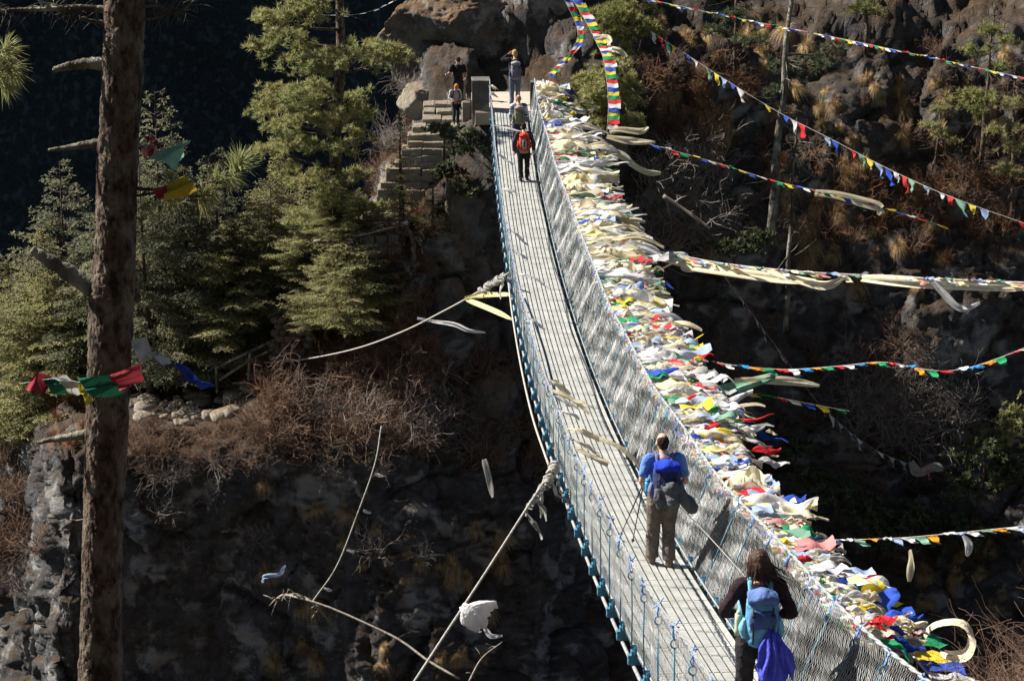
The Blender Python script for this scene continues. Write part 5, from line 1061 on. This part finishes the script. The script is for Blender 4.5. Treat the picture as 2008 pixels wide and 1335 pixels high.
def hang(name, label, body, panels, mt):
    mb = MB(); nu, nv = 16, 18
    for pi_, (top, bl, br) in enumerate(panels):
        top, bl, br = Vector(top), Vector(bl), Vector(br); V = []
        for i in range(nv + 1):
            v = i / nv
            for j in range(nu + 1):
                u = j / nu; e = bl.lerp(br, u); s_ = v ** .7; p = Vector((top.x + (e.x - top.x) * s_, top.y + (e.y - top.y) * s_, top.z + (e.z - top.z) * v))
                V.append(tuple(p + Vector((.012 * math.sin(9 * v + u * 7 + pi_), -.035 * math.sin(u * 11 + pi_ * 2 + 2.5 * v) * (v ** .5) - .05 * math.sin(math.pi * u) * math.sin(math.pi * min(1, v * 1.1)), .03 * math.sin(u * 13 + pi_) * v))))
        mb.add(V, [(i * (nu + 1) + j, i * (nu + 1) + j + 1, (i + 1) * (nu + 1) + j + 1, (i + 1) * (nu + 1) + j) for i in range(nv) for j in range(nu)])
    o = mb.build(name, mt); sd = o.modifiers.new('thickness', 'SOLIDIFY'); sd.thickness = .006; carry(o, body); return tag(o, label, 'jacket')
def foot(t, lat): return B(t, lat, .12)
# man in blue with poles
m1 = person('man in blue polo shirt and grey trousers walking away with two poles, bald crown', foot(3.75, .205), -YAW + .02, 1.76,
    dict(kneeL=(-.11, .05, .50), ankL=(-.115, .06, .085), toeL=(-.15, .22, .03), kneeR=(.085, .06, .50), ankR=(.08, -.10, .09), toeR=(.105, .06, .03), elL=(-.285, -.05, 1.17), wrL=(-.235, .12, 1.03), elR=(.275, -.05, 1.16), wrR=(.22, .14, 1.03), head=(-.015, .05, 1.625), look=(-.1, 1, -.28), curl=1.25, shL=(-.20, 0, 1.43), shR=(.20, 0, 1.43)),
    dict(trousers=fab('taupe_trousers', (.155, .130, .108), .5), top=fab('blue_polo', (.13, .26, .66)), short=True, boots=boots_br, hair=fab('dark_hair', (.035, .024, .018), .8), hairkind='bald', hem=.96, legw=1.12), .011)
p1 = backpack('dark blue backpack with royal blue lid on the man in the blue shirt', m1, fab('navy_pack', (.035, .045, .14)), fab('royal_blue_lid', (.02, .05, .55)), fab('grey_blue_pocket', (.16, .18, .30)), .178, .125, .99, 1.38)
bt = MB(); limb(bt, [(-.225, -.20, 1.06), (-.225, -.20, 1.20)], [.038, .038]); bt.tube([(-.225, -.20, 1.20), (-.225, -.20, 1.235)], .028, 10); o = bt.build('bottle', mat('cyan_bottle', (.03, .30, .62), .3)); carry(o, m1); tag(o, 'bright cyan bottle in the side pocket of the dark blue pack', 'bottle')
drape('jacket', 'grey jacket bundled on the back of the dark blue pack', m1, [([(-.08, -.37, 1.19), (.03, -.42, 1.18), (.14, -.39, 1.15)], [.05, .085, .07]), ([(-.10, -.36, 1.16), (-.11, -.38, 1.03), (-.08, -.36, .91)], [.055, .065, .045]), ([(.02, -.40, 1.16), (.05, -.42, 1.02), (.05, -.38, .93)], [.075, .10, .06]), ([(.12, -.38, 1.14), (.22, -.38, 1.02), (.31, -.34, .90), (.36, -.31, .84)], [.075, .085, .085, .045])], fab('grey_fleece', (.10, .11, .125), .5), .011, .06)
for i, (tx, ty_) in enumerate(((-.40, .74), (-.27, .70))):
    R_ = MB(); a = Vector((-.225, .17, 1.06)); e = Vector((tx - .06, ty_ * 2.3, .0)) if 0 else Vector((tx, 1.05 - .25 * i, .0)); d = (e - a).normalized()
    R_.tube([a + d * .06, a + (e - a) * .55], .009, 7); rt_ = empty('trekking_pole'); carry(rt_, m1); tag(rt_, ['dark trekking pole held by the man in blue, tip farther ahead', 'dark trekking pole held by the man in blue, tip nearer his feet'][i], 'trekking pole', 'trekking poles of the man in blue')
    R_.build('pole_shaft', M['strap'], rt_); MB().tube([a + (e - a) * .5, e], .0065, 7).build('lower_shaft', M['strap'], rt_); MB().tube([a - d * .03, a + d * .03, a + d * .11], [.016, .014, .013], 8).build('grip', M['strap'], rt_); MB().tube([e - d * .06, e - d * .05], [.022, .022], 8).build('basket', M['strap'], rt_)
# woman nearest the camera
m2 = person('woman with reddish brown hair in a black top seen from behind at the bottom edge', foot(-2.78, .13), -YAW - .06, 1.72,
    dict(elL=(-.33, -.04, 1.17), wrL=(-.20, .16, 1.06), elR=(.31, -.03, 1.16), wrR=(.20, .16, 1.06), kneeL=(-.11, .04, .50), ankL=(-.13, -.02, .085), toeL=(-.16, .14, .03), kneeR=(.11, .06, .50), ankR=(.12, .04, .085), head=(-.01, .04, 1.63), look=(-.12, 1, -.3), shL=(-.185, 0, 1.42), shR=(.185, 0, 1.42)),
    dict(trousers=fab('charcoal_trousers', (.030, .028, .032), .5), top=fab('black_plum_top', (.030, .016, .022)), topname='top', boots=boots_bl, hair=mat('auburn_hair', (.085, .036, .024), .5, (.035, .017, .013), 30., .4, 60.), hairkind='long', strands=150, hairlen=.20, blow=.10, hem=.98, belt=fab('khaki_belt', (.20, .19, .09)), legw=1.1), .011)
p2 = backpack('light blue and dusty blue backpack on the woman at the bottom edge', m2, fab('light_blue_pack', (.12, .32, .52)), fab('dusty_blue_lid', (.11, .18, .42)), fab('aqua_pocket', (.20, .50, .66)), .155, .12, .98, 1.37)
ft = MB(); limb(ft, [(0, -.345, 1.12), (0, -.36, 1.22), (0, -.345, 1.31)], [(.12, .03), (.135, .04), (.11, .025)]); fin(ft, 'front_pocket', fab('slate_blue_panel', (.06, .10, .27)), .011, p2, .012, .07)
bt = MB(); limb(bt, [(-.21, -.21, 1.02), (-.21, -.21, 1.22)], [.036, .034]); bt.tube([(-.21, -.21, 1.22), (-.21, -.21, 1.25)], .02, 8); o = bt.build('bottle', mat('pale_green_bottle', (.35, .48, .22), .25, (.55, .58, .52), 12.)); carry(o, m2); tag(o, 'greenish bottle in the side pocket of the light blue pack', 'bottle')
hang('jacket', 'violet blue rain jacket hanging from the light blue pack', m2, [((.06, -.37, 1.15), (-.07, -.40, .80), (.10, -.46, .50)), ((.09, -.38, 1.13), (.04, -.47, .60), (.22, -.44, .44)), ((.12, -.36, 1.10), (.17, -.42, .62), (.34, -.34, .70))], fab('violet_blue_nylon', (.085, .095, .62), .5))
# red pack
m3 = person('walker in dark clothes under a red and grey backpack, walking away', foot(34.66, .13), -YAW, 1.66,
    dict(ankL=(-.09, -.08, .09), toeL=(-.10, .08, .03), ankR=(.10, .06, .085), toeR=(.12, .22, .03), elL=(-.30, 0, 1.14), wrL=(-.30, .05, .90), elR=(.30, 0, 1.14), wrR=(.30, .05, .90), head=(-.0, .06, 1.61), look=(.1, 1, -.3)),
    dict(trousers=fab('black_trousers', (.022, .021, .022)), top=fab('dark_jacket', (.055, .055, .065)), topname='jacket', boots=boots_bl, hair=fab('black_hair', (.015, .012, .011)), hem=.90), .016)
p3 = backpack('red backpack with grey panel on the walker in the far middle', m3, fab('red_pack', (.62, .07, .035)), fab('red_pack_lid', (.55, .05, .03)), fab('dark_red_side', (.42, .05, .03)), .165, .12, 1.00, 1.38, vox=.016)
ft = MB(); limb(ft, [(0, -.355, 1.02), (0, -.37, 1.16), (0, -.35, 1.34)], [(.065, .02), (.07, .03), (.055, .02)]); fin(ft, 'front_panel', fab('grey_panel', (.33, .33, .34)), .014, p3)
ft = MB(); limb(ft, [(0, -.39, 1.10), (0, -.395, 1.24)], [(.02, .012), (.02, .012)]); ft.build('buckle_strap', M['strap'], p3)
ap = MB(); limb(ap, [(0, -.0, .86), (0, -.01, 1.0)], [(.182, .145), (.185, .145)]); o = fin(ap, 'jacket_hem', fab('grey_hem', (.30, .30, .31)), .016, m3)
# bald walker with olive pack
m4 = person('bald walker in striped blue top behind the red pack', foot(37.8, .10), -YAW, 1.74, dict(head=(0, .06, 1.62), look=(0, 1, -.4)),
    dict(trousers=fab('dark_blue_trousers', (.04, .045, .07)), top=mat('striped_top', (.06, .10, .22), .85, (.50, .56, .62), 5., thr=(.47, .53), stretch=(.3, .3, 3.)), topname='jacket', boots=boots_bl, hair=fab('stubble', (.34, .20, .14)), hairkind='bald', hem=.92), .016)
backpack('olive grey backpack on the bald walker', m4, fab('olive_pack', (.20, .19, .14)), fab('grey_pink_lid', (.30, .25, .23)), fab('olive_side', (.16, .16, .11)), .155, .12, .98, 1.36, vox=.016)
# woman standing on the landing, hand to her brow
lp = B(42.6) + BD * 1.7 + BN * .22 + Vector((0, 0, .10))
m5 = person('fair haired person on the landing shading eyes with the left hand', lp, -YAW + .05, 1.80,
    dict(elL=(-.40, .10, 1.44), wrL=(-.19, .10, 1.62), palmL=(.2, -.6, -.5), elR=(.28, -.03, 1.14), wrR=(.28, .02, .90), curl=.35, shL=(-.20, 0, 1.45)),
    dict(trousers=fab('blue_jeans', (.10, .15, .24)), top=fab('black_jacket', (.022, .02, .026)), topname='jacket', boots=boots_bl, hair=fab('blond_hair', (.52, .36, .14), .8), hairkind='long', hairlen=.10, locks=16, blow=.02, hem=.93), .016)
backpack('lilac grey backpack on the fair haired person on the landing', m5, fab('lilac_pack', (.20, .19, .25)), fab('grey_lid', (.30, .30, .35)), fab('dark_side', (.07, .07, .10)), .165, .12, .90, 1.32, vox=.016)
# two people coming down the steps
g6 = STEP_AT[1]
m6 = person('man in black with dark cap at the top of the stone steps holding poles', Vector((at(898, 222, g6.y).x, g6.y + .25, g6.z)), math.pi + .15, 1.76,
    dict(elL=(-.26, .02, 1.17), wrL=(-.22, .22, 1.06), elR=(.30, .04, 1.20), wrR=(.42, .26, 1.20), palmR=(-1, 0, .2), kneeL=(-.1, .08, .52), look=(0, 1, -.45), curl=1.2, head=(0, .06, 1.62)),
    dict(trousers=fab('dark_trekking_trousers', (.028, .028, .034)), top=fab('black_tee', (.016, .016, .020)), short=True, boots=boots_bl, hair=fab('dark_cap', (.03, .025, .025)), hairkind='cap', hem=.93), .016)
for i, (a, e) in enumerate((((.43, .32, 1.24), (.40, .50, .05)), ((-.22, .30, 1.10), (-.24, .42, .05)))):
    rt_ = empty('trekking_pole'); carry(rt_, m6); tag(rt_, ['thin pole in the outstretched hand of the man in black', 'thin pole beside the body of the man in black'][i], 'trekking pole'); MB().tube([a, Vector(a).lerp(Vector(e), .5)], .010, 6).build('pole_shaft', M['strap'], rt_); MB().tube([Vector(a).lerp(Vector(e), .5), e], .007, 6).build('lower_shaft', M['cable'], rt_)
g7 = STEP_AT[3]
m7 = person('small walker with orange hair and pale grey top stepping down the stone steps', Vector((at(893, 245, g7.y).x, g7.y + .12, g7.z)), math.pi + .35, 1.36,
    dict(elL=(-.26, .0, 1.16), wrL=(-.12, .22, 1.02), elR=(.27, .02, 1.16), wrR=(.12, .22, 1.02), palmL=(.5, -.5, 0), palmR=(-.5, -.5, 0), head=(-.03, .10, 1.62), look=(-.3, 1, -.7), kneeR=(.1, .14, .56), ankR=(.1, .06, .17), toeR=(.12, .2, .1)),
    dict(trousers=fab('grey_black_trousers', (.05, .05, .055)), top=mat('pale_grey_top', (.46, .45, .44), .85, (.36, .35, .35), 6.), boots=boots_bl, hair=fab('orange_hair', (.60, .26, .05), .9), hairkind='long', hairlen=.09, locks=16, blow=.05, hem=.95), .016)
backpack('dark backpack on the small walker with orange hair', m7, fab('black_pack', (.03, .03, .04)), fab('black_pack_lid', (.035, .035, .045)), M['strap'], .15, .10, 1.04, 1.36, vox=.016)
cam_ = MB(); limb(cam_, [(-.12, .24, 1.02), (.12, .24, 1.02)], [(.05, .05), (.05, .05)]); o = fin(cam_, 'waist_bag', fab('dark_red_bag', (.32, .05, .06)), .014); carry(o, m7); tag(o, 'dark red bag held before the waist of the small walker', 'bag')
# white crumpled bundle of scarves halfway down the thick rope: gathered folds hanging from one knot
bv_, bf_ = [], []; mb = MB(); rb_ = random.Random(9); o0 = at(908, 1190, 23.45)
for i in range(9):
    e = at(908 + 8 + i * 6.5, 1205 + 38 * math.sin(.5 + i * .28) - 4 * i + rb_.uniform(-4, 4), 23.4 - rb_.uniform(0, .08)) - o0
    st = Vector((rb_.uniform(-.02, .02), rb_.uniform(-.03, .01), -.012 * i + .04)); mid = st.lerp(e, .5) + Vector((.02, -.05, .045))
    P = spline([st, mid, e, e + Vector((-.02, .03, -.02))], 14); V = []
    for k_, p in enumerate(P):
        s_ = k_ / 14; w_ = .055 * (.5 + math.sin(math.pi * (.15 + .8 * s_)))
        t = (P[min(k_ + 1, 14)] - P[max(k_ - 1, 0)]).normalized(); u = t.cross(Vector((0, 1, .2))).normalized(); v_ = t.cross(u)
        for j in range(9): a = 2 * math.pi * j / 9; V.append(tuple(p + u * (w_ * math.cos(a) * (1 + .25 * math.sin(3 * a + 7 * s_ + i))) + v_ * (w_ * .55 * math.sin(a))))
    mb.add(V, [(k_ * 9 + j, k_ * 9 + (j + 1) % 9, (k_ + 1) * 9 + (j + 1) % 9, (k_ + 1) * 9 + j) for k_ in range(14) for j in range(9)])
o = fin(mb, 'scarf_bundle', M['white'], .008, None, .014, .03, 1); o.location = o0; tag(o, 'white wrinkled scarf bundle halfway down the thick rope', 'scarf bundle')
